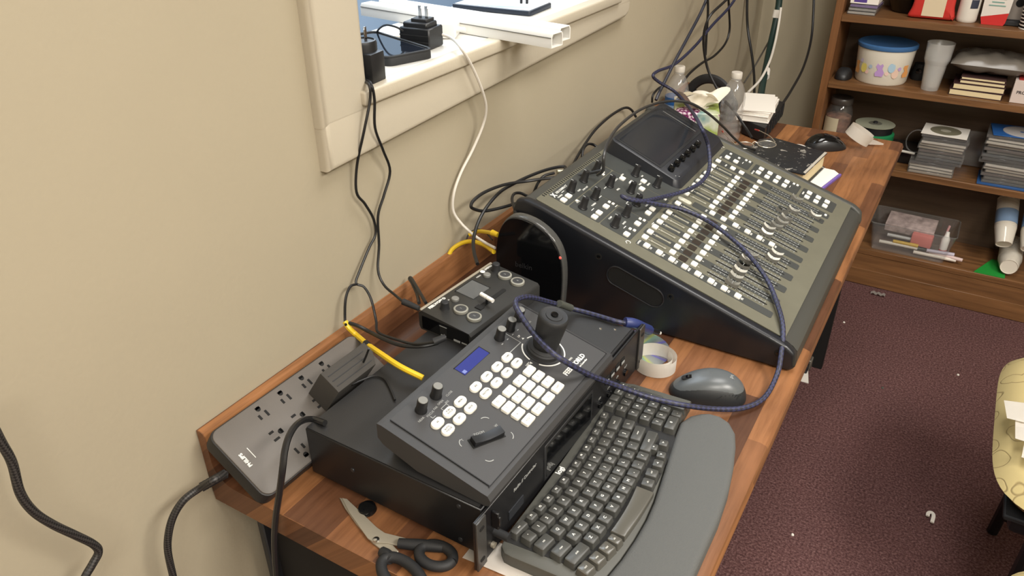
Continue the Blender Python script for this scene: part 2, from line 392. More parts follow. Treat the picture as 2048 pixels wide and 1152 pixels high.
# ------------------------------------------------------------------ power strip leaning on the backsplash
RL, RR_, FL = Vector((.031, -.008, .842)), Vector((.037, .262, .842)), Vector((.1165, -.022, .785))
ex = (RR_ - RL).normalized(); ey = (FL - RL); ey = (ey - ex * ey.dot(ex)).normalized(); ez = ey.cross(ex)
if ez.z < 0: ez = -ez
WL, WD = .275, .114
t = thing('power_strip', 'wide grey multi-outlet power strip leaning on the backsplash at the desk end', 'power strip', RL)
R3 = Matrix((ex, -ey, ez)).transposed(); t.rotation_euler = R3.to_euler()
# local: x along strip, y from front (-WD) to rear (0), z out of the face
obj('housing', MB().prism(rrect(WL, WD, .014, 5, WL / 2, -WD / 2), -.026, -.0022, .003, 2, None, True), STRIPD, t)
obj('face', MB().prism(rrect(WL - .004, WD - .004, .013, 5, WL / 2, -WD / 2), -.0025, 0, .0018, 2, None, True), STRIPM, t)
def outlet(rot):
    b = MB(); M = RZ(rot)
    b.box((0, .0058, 0), (.0092, .0034, .0006), M=M); b.box((0, -.0058, 0), (.0074, .0034, .0006), M=M)
    b.lathe([(.0036, -.0003), (.0036, .0003)], 12, M @ T_((-.0112, 0, 0))); b.box((-.0128, 0, 0), (.0034, .0072, .0006), M=M)
    return b.mesh('outlet_slots')
HOLE = mat('slot_black', rgb(8, 8, 8), .8)
o1 = outlet(-PI / 2); o2 = outlet(PI); o3 = outlet(PI / 2)
for i in range(4): obj('outlet_slots', o1, HOLE, t, (.0750 + .0400 * i, -.0235, .0001))
for i in range(4): obj('outlet_slots', o2, HOLE, t, (.0655 + .0400 * i, -.0545, .0001))
for i in range(4): obj('outlet_slots', o3, HOLE, t, (.0800 + .0400 * i, -.0890, .0001))
obj('printed_name', MB().text('PHILIPS', .0068, RZ(PI / 2), bold=.0003), PRINT, t, (.0150, -.057, .0002))
obj('indicator_line', MB().box((0, 0, 0), (.0010, .017, .0005)), PRINT, t, (.0270, -.054, .0002))
# plug-in adapter standing on the strip
Ro = R3.to_4x4(); P0 = T_(RL) @ Ro
a = thing('plug_adapter', 'black block power adapter plugged into the far end of the grey power strip', 'adapter', RL); a.rotation_euler = R3.to_euler()
obj('body', MB().prism([(.146, -.072), (.222, -.072), (.234, -.055), (.234, -.036), (.146, -.036)], .0006, .056, .0015, 2, None, False), mat('adapter_black', rgb(58, 55, 51), .75, grain=.2), a)
for k in range(3): obj('ridge', MB().box((.186, -.064 + k * .009, .0563), (.07, .0012, .0010)), BLACKM, a)

# ------------------------------------------------------------------ rack unit with the camera controller and switcher on top
t = thing('rack_unit', 'black rack-mount unit with front ears beneath the camera controller', 'rack unit', (.400, .066, T), math.radians(89.2))
RW, RD, RZ0, RH = .432, .276, .010, .085
obj('body', MB().box((RW / 2, RD / 2 + .002, (RZ0 + RH) / 2), (RW, RD - .004, RH - RZ0), .0012, 1), STEELBLK, t)
obj('lid', MB().box((RW / 2, RD / 2 + .004, RH + .0004), (RW - .004, RD - .01, .0012)), RACKTOP, t)
obj('front_panel', MB().box((RW / 2, 0, .047), (RW + .042, .004, .077), .0008, 1), STEELBLK, t)
for x in (-.012, RW + .012):
    obj('rack_ear', MB().box((x, -.0032, .047), (.019, .0026, .077), .0006, 1), mat('dark_satin_ear', rgb(58, 57, 55), .35), t)
    b = MB()
    for z in (.022, .072): b.prism(rrect(.009, .005, .0024, 3), 0, .0006, M=T_((x, -.0046, z)) @ RX(PI / 2))
    obj('ear_slots', b, HOLE, t)
obj('latch', MB().box((.013, -.007, .064), (.004, .010, .026), .001, 1).box((.013, -.012, .064), (.004, .004, .016), .001, 1), STEELBLK, t)
obj('thumb_knob', MB().cyl((.018, -.002, .038), (.018, -.022, .038), .0055, seg=14), BLACKM, t)
obj('screw', MB().cyl((.012, -.002, .022), (.012, -.006, .022), .004, seg=10), STEEL, t)
obj('printed_title', MB().text('Radio // Controller', .0070, RX(PI / 2), bold=.0001), PRINTG, t, (.088, -.0024, .066))
obj('front_screen', MB().box((.205, -.0026, .048), (.13, .002, .052), .001, 1), BLACKG, t)
obj('screen_bezel', MB().box((.205, -.0022, .048), (.138, .002, .06), .001, 1), BLACKM, t)
obj('label_plate', MB().box((.066, -.0026, .034), (.034, .0012, .014)), PTZD, t)
b = MB()
for k in range(4): b.box((.322 + k * .018, -.0022, .062), (.013, .0012, .011))
obj('ports', b, HOLE, t)
for k in range(4): obj('port_tab', MB().box((.322 + k * .018, -.003, .060), (.010, .001, .0035)), PRINTG, t)
for k in range(4): obj('jack', MB().cyl((.300 + k * .03, -.001, .032), (.300 + k * .03, -.005, .032), .0055, seg=12), BLACKG, t)
b = MB()
for k in range(4): b.text(('MIC', 'LINE', 'USB', 'OUT')[k], .0045, T_((.300 + k * .03, -.0023, .043)) @ RX(PI / 2))
obj('printed_captions', b, PRINTG, t)
for x, y in ((.03, .04), (.03, .235), (RW - .03, .04), (RW - .03, .235)):
    obj('foot', MB().cyl((x, y, 0), (x, y, .0105), .012, .011, 14), BLACKM, t)
b = MB()
for y, z in ((.20, .05), (.035, .075), (.035, .02)): b.lathe([(.0032, 0), (.003, .0012), (0, .0016)], 10, T_((.0002, y, z)) @ RY(-PI / 2))
obj('side_screws', b, mat('dark_screw', rgb(70, 70, 72), .35, .6), t)
b = MB()
for x, y in ((.415, .03), (.405, .05)): b.lathe([(.0025, 0), (.002, .001), (0, .0013)], 8, T_((x, y, RH + .001)))
obj('lid_screws', b, CHROME, t)
tag(obj('rubber_disc', MB().lathe([(.011, 0), (.0125, .003), (.011, .0075), (.005, .0085), (0, .0085)], 20), BLACKG, None, (.2260, .0590, T)), 'small glossy black round bumper on the desk beside the rack unit', 'bumper')

# camera controller
CL, CDp, CT = .318, .162, math.radians(14.06)
t = thing('camera_controller', 'slate-black camera controller with joystick and white buttons on the rack unit', 'controller', (.4008, .0766, .8366), math.radians(88.97))
tl = RX(CT); CB = T_((0, 0, .0169)) @ tl          # panel frame: x along, y to the rear, z out of the panel
def CP(x, y, l=0): return (CB @ Vector((x, y, l)))
CR = (CT, 0, 0)
b = MB(); b.prism([(-.002, .0022), (.004, .0), (.10, .005), (.150, .024), (.1575, .032), (.1570, .0535), (.150, .0535), (.008, .0180), (.0, .0165), (-.004, .010)], -.004, CL + .003, .002, 2, Matrix(((0, 0, 1, 0), (1, 0, 0, 0), (0, 1, 0, 0), (0, 0, 0, 1))), False)
obj('housing', b, PTZM, t)
obj('top_panel', MB().prism([(.010, .006), (CL - .004, .006), (CL - .004, CDp - .010), (.010, CDp - .010)], -.0012, .0004, M=CB), PTZM, t)
obj('panel_seam', MB().box((.0095, .078, .0003), (.0012, .146, .001), M=CB).box((CL - .0035, .078, .0003), (.0012, .146, .001), M=CB).box((CL / 2, .0055, .0003), (CL - .014, .0008, .001), M=CB), mat('seam_dark', rgb(18, 19, 22), .6), t)
for x in (.025, CL - .03): obj('rear_foot', MB().cyl((x, .145, 0.0002), (x, .145, .035), .011, seg=14), BLACKM, t)
ov = MB().prism(rrect(.0195, .0125, .006, 5), 0, .0042, .0016, 2, None, True).mesh('oval_button')
sq = MB().prism(rrect(.0198, .0118, .0022, 3), 0, .0042, .0012, 2, None, True).mesh('square_button')
caps = {0: ['AE', 'AUTO FOCUS', 'PUSH FOCUS', 'SET', 'MENU', 'BACK'], 1: ['IRIS', 'SHUTTER', 'GAIN', 'WB', 'CAM1', 'CAM2', 'CAM3', 'CAM4']}
cnt = 0
for x in (.0428, .0668, .0907, .1255, .1512, .1768, .202):
    for y in (.1055, .0898):
        o = obj('oval_button', ov, WHITEB, t, CP(x, y, .0002), CR); cnt += 1
        obj('caption', MB().text((caps[0] + caps[1])[cnt - 1].replace(' ', '\n'), .0033, T_((0, 0, .0042)) , .0002, bold=.0001), INK, o)
num = ['1', '2', '3', 'SHIFT', '4', '5', '6', 'CALL', '7', '8', '9', 'PRESET', 'ID', '0', '#', 'RESET']
k = 0
for y in (.0690, .0545, .0395, .0242):
    for x in (.1250, .1500, .1760, .2015):
        pass
for i, x in enumerate((.2015, .1760, .1500, .1250)):
    for j, y in enumerate((.0690, .0545, .0395, .0242)):
        o = obj('square_button', sq, WHITEB, t, CP(x, y, .0002), CR)
        s = num[i * 4 + j]; obj('caption', MB().text(s, .0046 if len(s) < 3 else .0037, T_((-.003 if len(s) < 3 else 0, 0, .0042)), .0002), INK, o)
kn = MB().lathe([(.0078, 0), (.0078, .002), (.0068, .0035), (.0068, .0175), (.006, .019), (0, .019)], 20).mesh('dial')
for x, y in ((.0466, .1335), (.0785, .1345), (.2285, .1350), (.2560, .1350), (.2840, .1380)):
    o = obj('dial', kn, BLACK, t, CP(x, y, .0002), CR)
    obj('dial_cap', MB().lathe([(.0062, .0188), (.0055, .0194), (0, .0194)], 18), GREYP, o)
obj('display_window', MB().box((.1635, .1370, .0006), (.058, .0170, .0012), M=CB), mat('lcd_blue', rgb(44, 52, 120), .2), t)
obj('display_frame', MB().box((.1635, .1462, .0006), (.060, .0012, .0016), M=CB).box((.193, .137, .0006), (.0012, .018, .0016), M=CB), HOLE, t)
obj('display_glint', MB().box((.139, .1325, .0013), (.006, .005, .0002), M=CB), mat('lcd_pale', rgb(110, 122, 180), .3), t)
j = put(bpy.data.objects.new('joystick', None), t, CP(.2525, .0760, 0), CR)
obj('base_plate', MB().lathe([(.0275, 0), (.0275, .0012), (.0250, .0016), (.0245, .003), (.020, .003)], 36), BLACKM, j)
obj('rubber_boot', MB().lathe([(.0245, .002), (.0235, .005), (.0240, .006), (.0215, .008), (.0220, .009), (.0190, .0115), (.0160, .0125)], 28), BLACKM, j)
obj('grip', MB().lathe([(.0150, .010), (.0178, .0125), (.0186, .018), (.0190, .030), (.0206, .050), (.0212, .060), (.0205, .0645), (.0186, .0662), (.0165, .0652), (.0120, .0652), (.0115, .0664), (0, .0664)], 32), BLACKM, j)
obj('top_button', MB().lathe([(.0052, .066), (.005, .0685), (0, .069)], 16), BLACKG, j)
b = MB()
for a0 in (10, 100, 190, 280): b.arc((0, 0, .0003), .0305, math.radians(a0 + 9), math.radians(a0 + 71), .0018, .0005, 12, T_(CP(.2525, .0760, .0002)) @ tl)
for a0 in (45, 135, 225, 315):
    b.prism([(-.0022, -.0012), (.0022, -.0012), (0, .0018)], 0, .0005, M=T_(CP(.2525 + .0345 * math.cos(math.radians(a0 + 45)), .0760 + .0345 * math.sin(math.radians(a0 + 45)), .0003)) @ tl @ RZ(math.radians(a0 - 45)))
for s, x, y in (('LEFT', .2130, .0775), ('UP', .2525, .117), ('DOWN', .2620, .0385)): b.text(s, .0046, CB @ T_((x, y, .0005)))
obj('joystick_ring_print', b, PRINT, t)
b = MB()
b.text('FEELWORLD', .0098, CB @ T_((.2600, .0290, .0005)), .0004, bold=.0004); b.text('Camera Controller', .0038, CB @ T_((.2680, .0215, .0005)), bold=.0001)
obj('printed_brand', b, PRINT, t)
b = MB()
for q, r in (((.094, .0705), 0), ((.0345, .0705), 1), ((.0365, .0230), 2), ((.094, .0230), 3)):
    sx, sy = (1, 1) if r == 0 else (-1, 1) if r == 1 else (-1, -1) if r == 2 else (1, -1)
    b.arc((q[0] - sx * .008, q[1] - sy * .008, .0004), .008, math.radians((0, 90, 180, 270)[r] + 5), math.radians((90, 180, 270, 360)[r] - 5), .0011, .0004, 8, CB)
b.text('T', .0050, CB @ T_((.043, .0680, .0005))); b.text('ZOOM', .0050, CB @ T_((.0655, .0590, .0005)) @ RZ(-.42)); b.text('W', .0050, CB @ T_((.0905, .0500, .0005)))
b.text('NEAR', .0042, CB @ T_((.035, .124, .0005))); b.text('FOCUS', .0042, CB @ T_((.0500, .1215, .0005))); b.text('FAR', .0042, CB @ T_((.062, .1225, .0005)))
b.text('OPEN', .0042, CB @ T_((.0735, .1235, .0005))); b.text('IRIS', .0042, CB @ T_((.0800, .118, .0005))); b.text('CLOSE', .0042, CB @ T_((.0935, .1245, .0005)))
for x0, x1, y0, y1 in ((.046, .047, .115, .119), (.046, .052, .1146, .1154), (.0765, .0773, .1125, .117), (.066, .077, .1166, .1174), (.0655, .0663, .112, .117)):
    b.box(((x0 + x1) / 2, (y0 + y1) / 2, .0005), (x1 - x0, y1 - y0, .0003), M=CB)
for x in (.2215, .2355, .249, .263): b.box((x, .1255, .0005), (.0035, .0012, .0003), M=CB)
b.text('R/G', .0042, CB @ T_((.2900, .122, .0005)))
b.box((.2435, .1225, .0005), (.0008, .028, .0003), M=CB); b.box((.2285, .1085, .0005), (.031, .0012, .0003), M=CB)
obj('printed_captions', b, PRINTG, t)['kind'] = 'stuff'
r_ = put(bpy.data.objects.new('zoom_rocker', None), t, CP(.0655, .0475, 0), (CT, 0, 0)); rz = RZ(-.42)
obj('well', MB().box((0, 0, .0006), (.047, .0145, .0010), M=rz), HOLE, r_)
obj('lever', MB().prism([(-.021, .001), (-.021, .0085), (-.012, .0062), (0, .0052), (.012, .0066), (.021, .009), (.021, .001)], -.006, .006, .001, 2, rz @ Matrix(((1, 0, 0, 0), (0, 0, 1, 0), (0, 1, 0, 0), (0, 0, 0, 1)))), BLACK, r_)

# video switcher
t = thing('video_switcher', 'compact black video switcher with white fader tab on the rack unit', 'switcher', (.2143, .3243, .8366), math.radians(85.3))
st = math.radians(5.0); SB = T_((0, 0, .0255)) @ RX(st); SR = (st, 0, 0)
def SP(x, y, l=0): return SB @ Vector((x, y, l))
obj('housing', MB().prism([(0, 0), (.098, 0), (.101, .006), (.101, .029), (.094, .0338), (.004, .0255), (0, .021)], 0, .184, .0015, 2, Matrix(((0, 0, 1, 0), (1, 0, 0, 0), (0, 1, 0, 0), (0, 0, 0, 1))), False), mat('switcher_black', rgb(46, 46, 45), .45, grain=.1, gscale=1500), t)
obj('side_plate', MB().box((-.0004, .049, .0145), (.001, .09, .022)), BLACKG, t)
obj('rear_rim', MB().box((.092, .098, .0335), (.182, .0045, .003), .001, 1, M=RX(0)), mat('pale_rim', rgb(150, 142, 126), .4), t)
ring = MB().lathe([(.0115, 0), (.0115, .0038), (.0105, .0046), (.0088, .0046), (.0084, .0036)], 26).mesh('ring'); pad = MB().lathe([(.0086, .0030), (.0080, .0042), (0, .0045)], 24).mesh('pad')
TRANSL = mat('button_ring', rgb(138, 137, 128), .5)
for n, (x, y) in enumerate(((.0395, .0500), (.0375, .0225), (.1632, .0560), (.1609, .0290))):
    g = put(bpy.data.objects.new('round_button', None), t, SP(x, y, .0), SR)
    obj('light_ring', ring, TRANSL, g); obj('pad', pad, PTZM, g); obj('number', MB().text('1234'[n], .0055, T_((0, 0, .0044)), .0003), PRINTG, g)
for x, y in ((.0560, .0745), (.1445, .0790)): obj('menu_button', MB().lathe([(.0062, 0), (.0062, .0035), (.005, .0045), (0, .0045)], 20), GREYP, t, SP(x, y, 0), SR)
for x, y in ((.0281, .0725), (.1690, .0790)): obj('dial', MB().lathe([(.0078, 0), (.0070, .002), (.0065, .012), (.0055, .013), (0, .013)], 20), BLACKM, t, SP(x, y, 0), SR)
obj('screen', MB().box((.097, .0715, .0004), (.042, .035, .0008), M=SB), mat('lcd_dark', rgb(92, 94, 95), .12), t)
obj('screen_frame', MB().box((.097, .0897, .0004), (.045, .0014, .0014), M=SB).box((.1188, .0715, .0004), (.0014, .036, .0014), M=SB), HOLE, t)
obj('fader_track', MB().prism(rrect(.070, .0075, .0035, 4, .097, .0330), 0, .0006, M=SB).box((.0645, .033, .0008), (.010, .012, .001), M=SB), HOLE, t)
b = MB(); b.cyl(SP(.0815, .0440, .012), SP(.0800, .0315, .012), .0034, seg=14); b.cyl(SP(.0797, .0300, .012), SP(.0782, .0180, .012), .0034, seg=14)
obj('fader_tab', b, WHITEP, t); obj('fader_stem', MB().box((.0800, .0308, .0065), (.003, .003, .012), M=SB), BLACK, t)
b = MB(); b.text('FEELWORLD', .0068, SB @ T_((.031, .0900, .0003)), bold=.0004); b.text('LIVEPRO', .0052, SB @ T_((.166, .0925, .0003)), bold=.0002); b.lathe([(.0042, 0), (.0042, .0004)], 14, SB @ T_((.1500, .0920, .0002)))
b.text('PUSH', .004, SB @ T_((.046, .082, .0003))); b.text('MENU', .004, SB @ T_((.134, .088, .0003)))
obj('printed_brand', b, PRINT, t)
b = MB(); b.box((-.0012, .052, .014), (.0006, .013, .0125)); obj('side_port', b, HOLE, t)
b = MB(); b.box((-.0012, .052, .0210), (.0008, .014, .0008)); b.box((-.0012, .052, .0050), (.0008, .010, .0022)); b.box((-.0012, .026, .0055), (.0008, .012, .003)); b.box((-.0012, .012, .006), (.0008, .010, .002))
obj('port_captions', b, PRINTG, t)

# router
t = thing('router', 'rounded black router standing upright between the switcher and the mixer', 'router', (.172, .566, T), math.radians(2))
rp = [(-.054, 0), (.062, 0), (.066, .02), (.069, .09), (.063, .135), (.045, .165), (.015, .184), (-.018, .190), (-.04, .182), (-.056, .155), (-.062, .11), (-.06, .04)]
MR = Matrix(((1, 0, 0, 0), (0, 0, 1, 0), (0, 1, 0, 0), (0, 0, 0, 1)))
def smooth2(P, n=4):
    o = []; m_ = len(P)
    for i in range(m_):
        a, b, c, d = (Vector(P[(i + k) % m_]) for k in (-1, 0, 1, 2))
        for k in range(n):
            t_ = k / n; o.append(tuple(.5 * ((2 * b) + (c - a) * t_ + (2 * a - 5 * b + 4 * c - d) * t_ * t_ + (3 * b - a - 3 * c + d) * t_ ** 3)))
    return [(x, max(z, 0)) for x, z in o]
rp = smooth2(rp)
obj('back_shell', MB().prism(rp, .0030, .022, .004, 3, MR, True, 'all'), mat('router_rim', rgb(70, 70, 68), .22), t)
obj('front_face', MB().prism([(x * .965, z * .975 + .002) for x, z in rp], -.0015, .006, .0012, 2, MR, False), BLACKG, t)
obj('status_light', MB().lathe([(.0028, 0), (.002, .001), (0, .0012)], 10, T_((.0625, -.0006, .133)) @ RX(PI / 2)), mat('status_red', rgb(215, 90, 80), .3, emit=.6), t)
obj('printed_brand', MB().text('belkin', .014, T_((-.006, -.0018, .100)) @ RX(PI / 2), .0003), mat('grey_logo', rgb(40, 41, 44), .4), t)

# ------------------------------------------------------------------ digital mixer
MT = math.asin(.29634)
t = thing('digital_mixer', 'large black digital mixing console with sloped fader panel on the desk', 'mixer', (.59991, .64685, T), math.radians(90.156))
MBs = T_((0, 0, .04853)) @ RX(MT); MRt = (MT, 0, 0)
def MP(x, y, l=0): return MBs @ Vector((x, y, l))
PW, PD = .5885, .478
cs, sn = math.cos(MT), math.sin(MT)
# body between the cheeks: front face, sloped top, rear face
sideprof = [(-.024, .006), (-.020, 0), (.40, 0), (.478, .03), (.487, .15), (.484, .183), (.476, .1885), (.458, .1852), (0, .0432), (-.014, .038), (-.022, .030)]
MX = Matrix(((0, 0, 1, 0), (1, 0, 0, 0), (0, 1, 0, 0), (0, 0, 0, 1)))
obj('body', MB().prism(sideprof, .002, PW - .002, .004, 2, MX), MIXFR, t)
cheek = [(-.026, .010), (-.018, .001), (.40, .001), (.47, .03), (.490, .10), (.494, .168), (.486, .190), (.468, .1935), (.44, .187), (.02, .0555), (-.006, .047), (-.022, .035)]
b = MB(); b.prism(cheek, -.019, .0005, .006, 4, MX, True, 'all')
ck = obj('side_cheek', b, MIXSIDE, t)
b = MB(); b.prism(cheek, PW - .0005, PW + .019, .006, 4, MX, True, 'all'); obj('side_cheek', b, MIXFR, t)
# carry handle: flat black plate for the recess's shade; screws on near cheek
def slot(w_, h_, n=8):
    return rrect(w_, h_, h_ / 2 - .0001, n)
hm = T_((-.0192, .205, .066)) @ RZ(-PI / 2) @ RX(PI / 2) @ RZ(-.30)
hp = [(x, y) for x, y in slot(.118, .034)]
hM = Matrix(((0, 0, -1, -.0187), (1, 0, 0, .252), (0, 1, 0, .0805), (0, 0, 0, 1)))
ha = Matrix.Rotation(.30, 4, 'Z')
obj('handle_recess_shade', MB().prism(slot(.104, .032), 0, .0010, M=hM @ ha), HOLE, t)
def loopz(poly, z, M): return [M @ Vector((x, y, z)) for x, y in poly] + [M @ Vector((poly[0][0], poly[0][1], z))]
obj('handle_rim', MB().tube(loopz(slot(.108, .036), .0006, hM @ ha), .0017, 6, 1), MIXSIDE, t)
for y, z in ((.4357, .159), (.3219, .1198), (.1881, .0792), (.0034, .0300)):
    o = put(bpy.data.objects.new('side_screw', None), t, (-.0188, y, z), (0, -PI / 2, 0))
    obj('hole', MB().lathe([(.0062, 0), (.0062, .0006)], 14), HOLE, o); obj('head', MB().lathe([(.0040, .0004), (.003, .0008), (0, .0009)], 10), BLACKG, o)
obj('top_panel', MB().prism(rrect(PW - .001, PD, .004, 3, PW / 2, PD / 2), -.0015, 0, M=MBs), MIXTOP, t)
# darker printed sections of the panel
b = MB()
def sec(x0, x1, y0, y1, r=.004): b.prism(rrect(x1 - x0, y1 - y0, min(r, (x1 - x0) / 2 - .0002, (y1 - y0) / 2 - .0002), 4, (x0 + x1) / 2, (y0 + y1) / 2), -.0002, .0005, M=MBs)
sec(.031, .2225, .4280, .4690); sec(.031, .1165, .3635, .4258); sec(.031, .1165, .3000, .3615); sec(.1185, .2235, .3000, .4258); sec(.2255, .285, .3000, .4690)
sec(.031, .0505, .034, .290)
for k in (1, 3, 5, 7): sec(.0626 + .0236 * k - .0105, .0626 + .0236 * k + .0105, .034, .294)
sec(.2475, .2680, .034, .262)
for k in (1, 3, 5, 7): sec(.2805 + .0241 * k - .0105, .2805 + .0241 * k + .0105, .034, .294)
sec(.4705, .4935, .030, .294); sec(.508, .560, .224, .292); sec(.508, .560, .110, .218); sec(.508, .560, .028, .104)
obj('section_plates', b, MIXDK, t)
fs_ = MB().box((0, 0, .0003), (.0022, .112, .0006)).mesh('fader_slot')
for x in [.0626 + .0236 * k for k in range(8)] + [.2805 + .0241 * k for k in range(8)] + [.4817]: obj('fader_slot', fs_, HOLE, t, MP(x, .106, .0004), MRt)
b = MB()
for x in [.0626 + .0236 * k for k in range(8)] + [.2805 + .0241 * k for k in range(8)] + [.4817]:
    for s in (-1, 1):
        for i in range(15): b.box((x + s * .0058, .055 + .0073 * i, .0006), (.0052 if i % 3 == 0 else .0032, .0011, .0004), M=MBs)
        b.box((x + s * .0034, .106, .0006), (.0007, .104, .0004), M=MBs)
obj('fader_scales', b, PRINTG, t)['kind'] = 'stuff'
CAPLIT = mat('fader_cap_lit', rgb(226, 223, 212), .4);  # crescent highlights of the caps put into a bright face colour
CAPD = mat('fader_cap_body', rgb(112, 110, 104), .35)  # darker copy for the cap sides, their shade put into the colour
cap = MB(); cp = [(-.0120, 0), (-.0120, .0098), (-.0085, .0072), (-.0040, .0056), (0, .0052), (.0040, .0056), (.0085, .0072), (.0120, .0098), (.0120, 0)]
cap.prism(cp, -.0052, .0052, .0006, 1, MX); capm = cap.mesh('fader_cap')
face = MB().sheet(lambda u, v: Vector(((v - .5) * .0094, (u - .5) * .0232, .0055 + .0046 * (2 * u - 1) ** 2)), 10, 1, .0005).mesh('cap_face')
line = MB().box((0, 0, .0058), (.0094, .0007, .0006)).mesh('cap_line')
fy = [.1165, .1175, .118, .118, .1185, .117, .082, .0805]; gy = [.116, .118, .108, .104, .1005, .115, .097, .056]
for x, y in [(.0626 + .0236 * k, fy[k]) for k in range(8)] + [(.2805 + .0241 * k, gy[k]) for k in range(8)] + [(.4817, .104)]:
    o = obj('fader_cap', capm, CAPD, t, MP(x, y, .0012), MRt); obj('cap_face', face, CAPLIT, o); obj('cap_line', line, PRINTG, o)
bt = MB().prism(rrect(.0132, .0110, .0022, 3), 0, .003, .0008, 2, None, True).mesh('button'); bs = MB().prism(rrect(.0065, .0052, .0012, 3), 0, .002, .0006, 1, None, True).mesh('small_button')
def bat(x, y, m=None): obj('button', bt, m or WHITEB, t, MP(x, y, .0004), MRt)
def sat(x, y): obj('small_button', bs, WHITEB, t, MP(x, y, .0004), MRt)
for k in range(8):
    x = .0626 + .0236 * k
    for y in (.2842, .2296, .1873): bat(x, y)
    x = .2805 + .0241 * k
    for y in (.2852, .2297, .1872): bat(x, y)
for y in (.2715, .2468, .2223, .1973, .1723, .1474, .1225, .0973): bat(.0404, y)
for y in (.2210, .1970, .1719, .1467, .1221, .0967): bat(.2580, y)
for y in (.2852, .2503, .2299, .1871): bat(.4815, y)
for y in (.2758, .2555, .2020, .1815, .1613, .1412, .0886, .0682, .0480):
    if y == .2758 or y == .2555: bat(.5200, y); sat(.545, y); continue
    bat(.5212, y); bat(.5455, y)
for x, y in ((.039, .441), (.0591, .4415), (.040, .3767), (.0594, .3771), (.0899, .3774), (.2112, .3994), (.2139, .3788), (.2114, .3561), (.2421, .3656), (.1623, .3122), (.1415, .3121), (.0902, .3118), (.0411, .3119), (.0654, .3070), (.0899, .3150)):
    if (x, y) in ((.0654, .3070),): sat(x, y); continue
    if (x, y) == (.0899, .3150): continue
    bat(x, y)
for x, y in ((.1101, .3801), (.1111, .3724), (.1101, .3151), (.1121, .3074), (.0631, .3147), (.216, .315), (.219, .3079), (.0591, .4236), (.5515, .2401), (.5522, .2315), (.5532, .1265), (.5546, .1185), (.4831, .0376), (.190, .432), (.198, .436)): sat(x, y)
tk = MB().lathe([(.0088, 0), (.0088, .0015), (.0074, .003), (.0060, .0205), (.0052, .0222), (0, .0222)], 20).mesh('rotary_knob'); tp = MB().box((0, .0042, .0222), (.0018, .0052, .0008)).mesh('pointer')
for x, y in ((.0797, .4475), (.1340, .4480), (.1885, .4480), (.0490, .4060), (.0977, .4056), (.0475, .3392), (.0970, .3395), (.1645, .4055), (.1496, .3407), (.1815, .3675), (.2493, .3881), (.2497, .3402)):
    o = obj('rotary_knob', tk, BLACK, t, MP(x, y, .0004), MRt); obj('pointer', tp, PRINTG, o)
# ladder meters and scribble displays of each strip
ms_ = MB().box((0, 0, .0003), (.0022, .030, .0006)).mesh('meter_slot')
mw_ = MB().prism([(-.0025, -.0155), (.0025, -.0155), (.0025, -.0115), (.0017, -.0105), (.0017, .0105), (.0025, .0115), (.0025, .0150), (-.0025, .0150), (-.0025, .0115), (-.0017, .0105), (-.0017, -.0105), (-.0025, -.0115)], 0, .0020, .0004, 1).mesh('meter_window')
sd_ = MB().prism(rrect(.0165, .0150, .001, 2), 0, .0008).mesh('strip_display')
LENS = mat('meter_lens', rgb(150, 148, 134), .25); BROWN = mat('display_brown', rgb(50, 44, 39), .3)
for x in [.0626 + .0236 * k for k in range(8)] + [.2805 + .0241 * k for k in range(8)]:
    obj('meter_slot', ms_, HOLE, t, MP(x + .0028, .2580, .0004), MRt); obj('meter_window', mw_, LENS, t, MP(x - .0012, .2578, .0004), MRt); obj('strip_display', sd_, BROWN, t, MP(x, .2085, .0001), MRt)
obj('talk_pill', MB().prism(slot(.0285, .0125), 0, .0022, .0008, 2, MBs @ T_((.2515, .2782, .0002)) @ RZ(PI / 2), True).box((.2512, .2735, .0026), (.007, .009, .0012), .0004, 1, M=MBs), mat('pill_plastic', rgb(196, 194, 178), .4), t)
b = MB()
def ptx(s, x, y, z=.0045, bold=.0001): b.text(s, z, MBs @ T_((x, y, .0007)), .0003, bold=bold)
ptx('X', .0385, .4610, .0135, .0007); ptx('X32 COMPACT', .0690, .4618, .0062, .0002)
for s, x, y in (('CONFIG', .046, .4520), ('GAIN', .0960, .4375), ('LOW CUT', .1130, .4330), ('PAN', .1640, .4600), ('GATE', .0590, .4205), ('THRESH', .0770, .3965), ('DYN', .0680, .4160), ('COMP', .0640, .3555), ('RATIO', .0720, .3305), ('EQ', .1300, .4180), ('FREQ', .1680, .3880),
                ('WIDTH', .1960, .4060), ('GAIN', .1650, .3250), ('HIGH', .2260, .4060), ('BUS', .2600, .3760), ('SENDS', .2420, .3540), ('VIEW', .2270, .3660), ('MODE', .1830, .3270), ('LAYERS', .040, .2860), ('DCA', .2570, .2330), ('MAIN', .4810, .2660), ('SOLO', .5060, .2870), ('MUTE GRP', .5120, .2115), ('ASSIGN', .5330, .0995), ('USB', .2030, .4390)): ptx(s, x, y)
for k, s in enumerate(('1-8', '9-16', '17-24', 'AUX', 'BUS1', 'BUS9', 'CH', 'FX')): ptx(s, .0404, .2630 - .0249 * k, .0052, .0002)
for k in range(8):
    for x, y in ((.0626 + .0236 * k, .2195), (.0626 + .0236 * k, .1785), (.2805 + .0241 * k, .2195), (.2805 + .0241 * k, .1785), (.0626 + .0236 * k, .2755), (.2805 + .0241 * k, .2755)): ptx(str(k + 1), x, y, .0046)
for k, s in enumerate(('DCA', 'BUS', 'MTX', 'GRP')): ptx(s, .2580, .1635 - .0252 * k, .0048)
for x, y in ((.532, .2420), (.532, .1300), (.118, .292), (.064, .4560), (.150, .4080), (.112, .4000), (.060, .3905), (.110, .3650), (.060, .3240), (.140, .3560)): b.box((x, y, .0007), (.010, .0012, .0004), M=MBs)
for s in range(3): b.box((.203 + .005 * s, .4490, .0007), (.0012, .017, .0004), M=MBs)
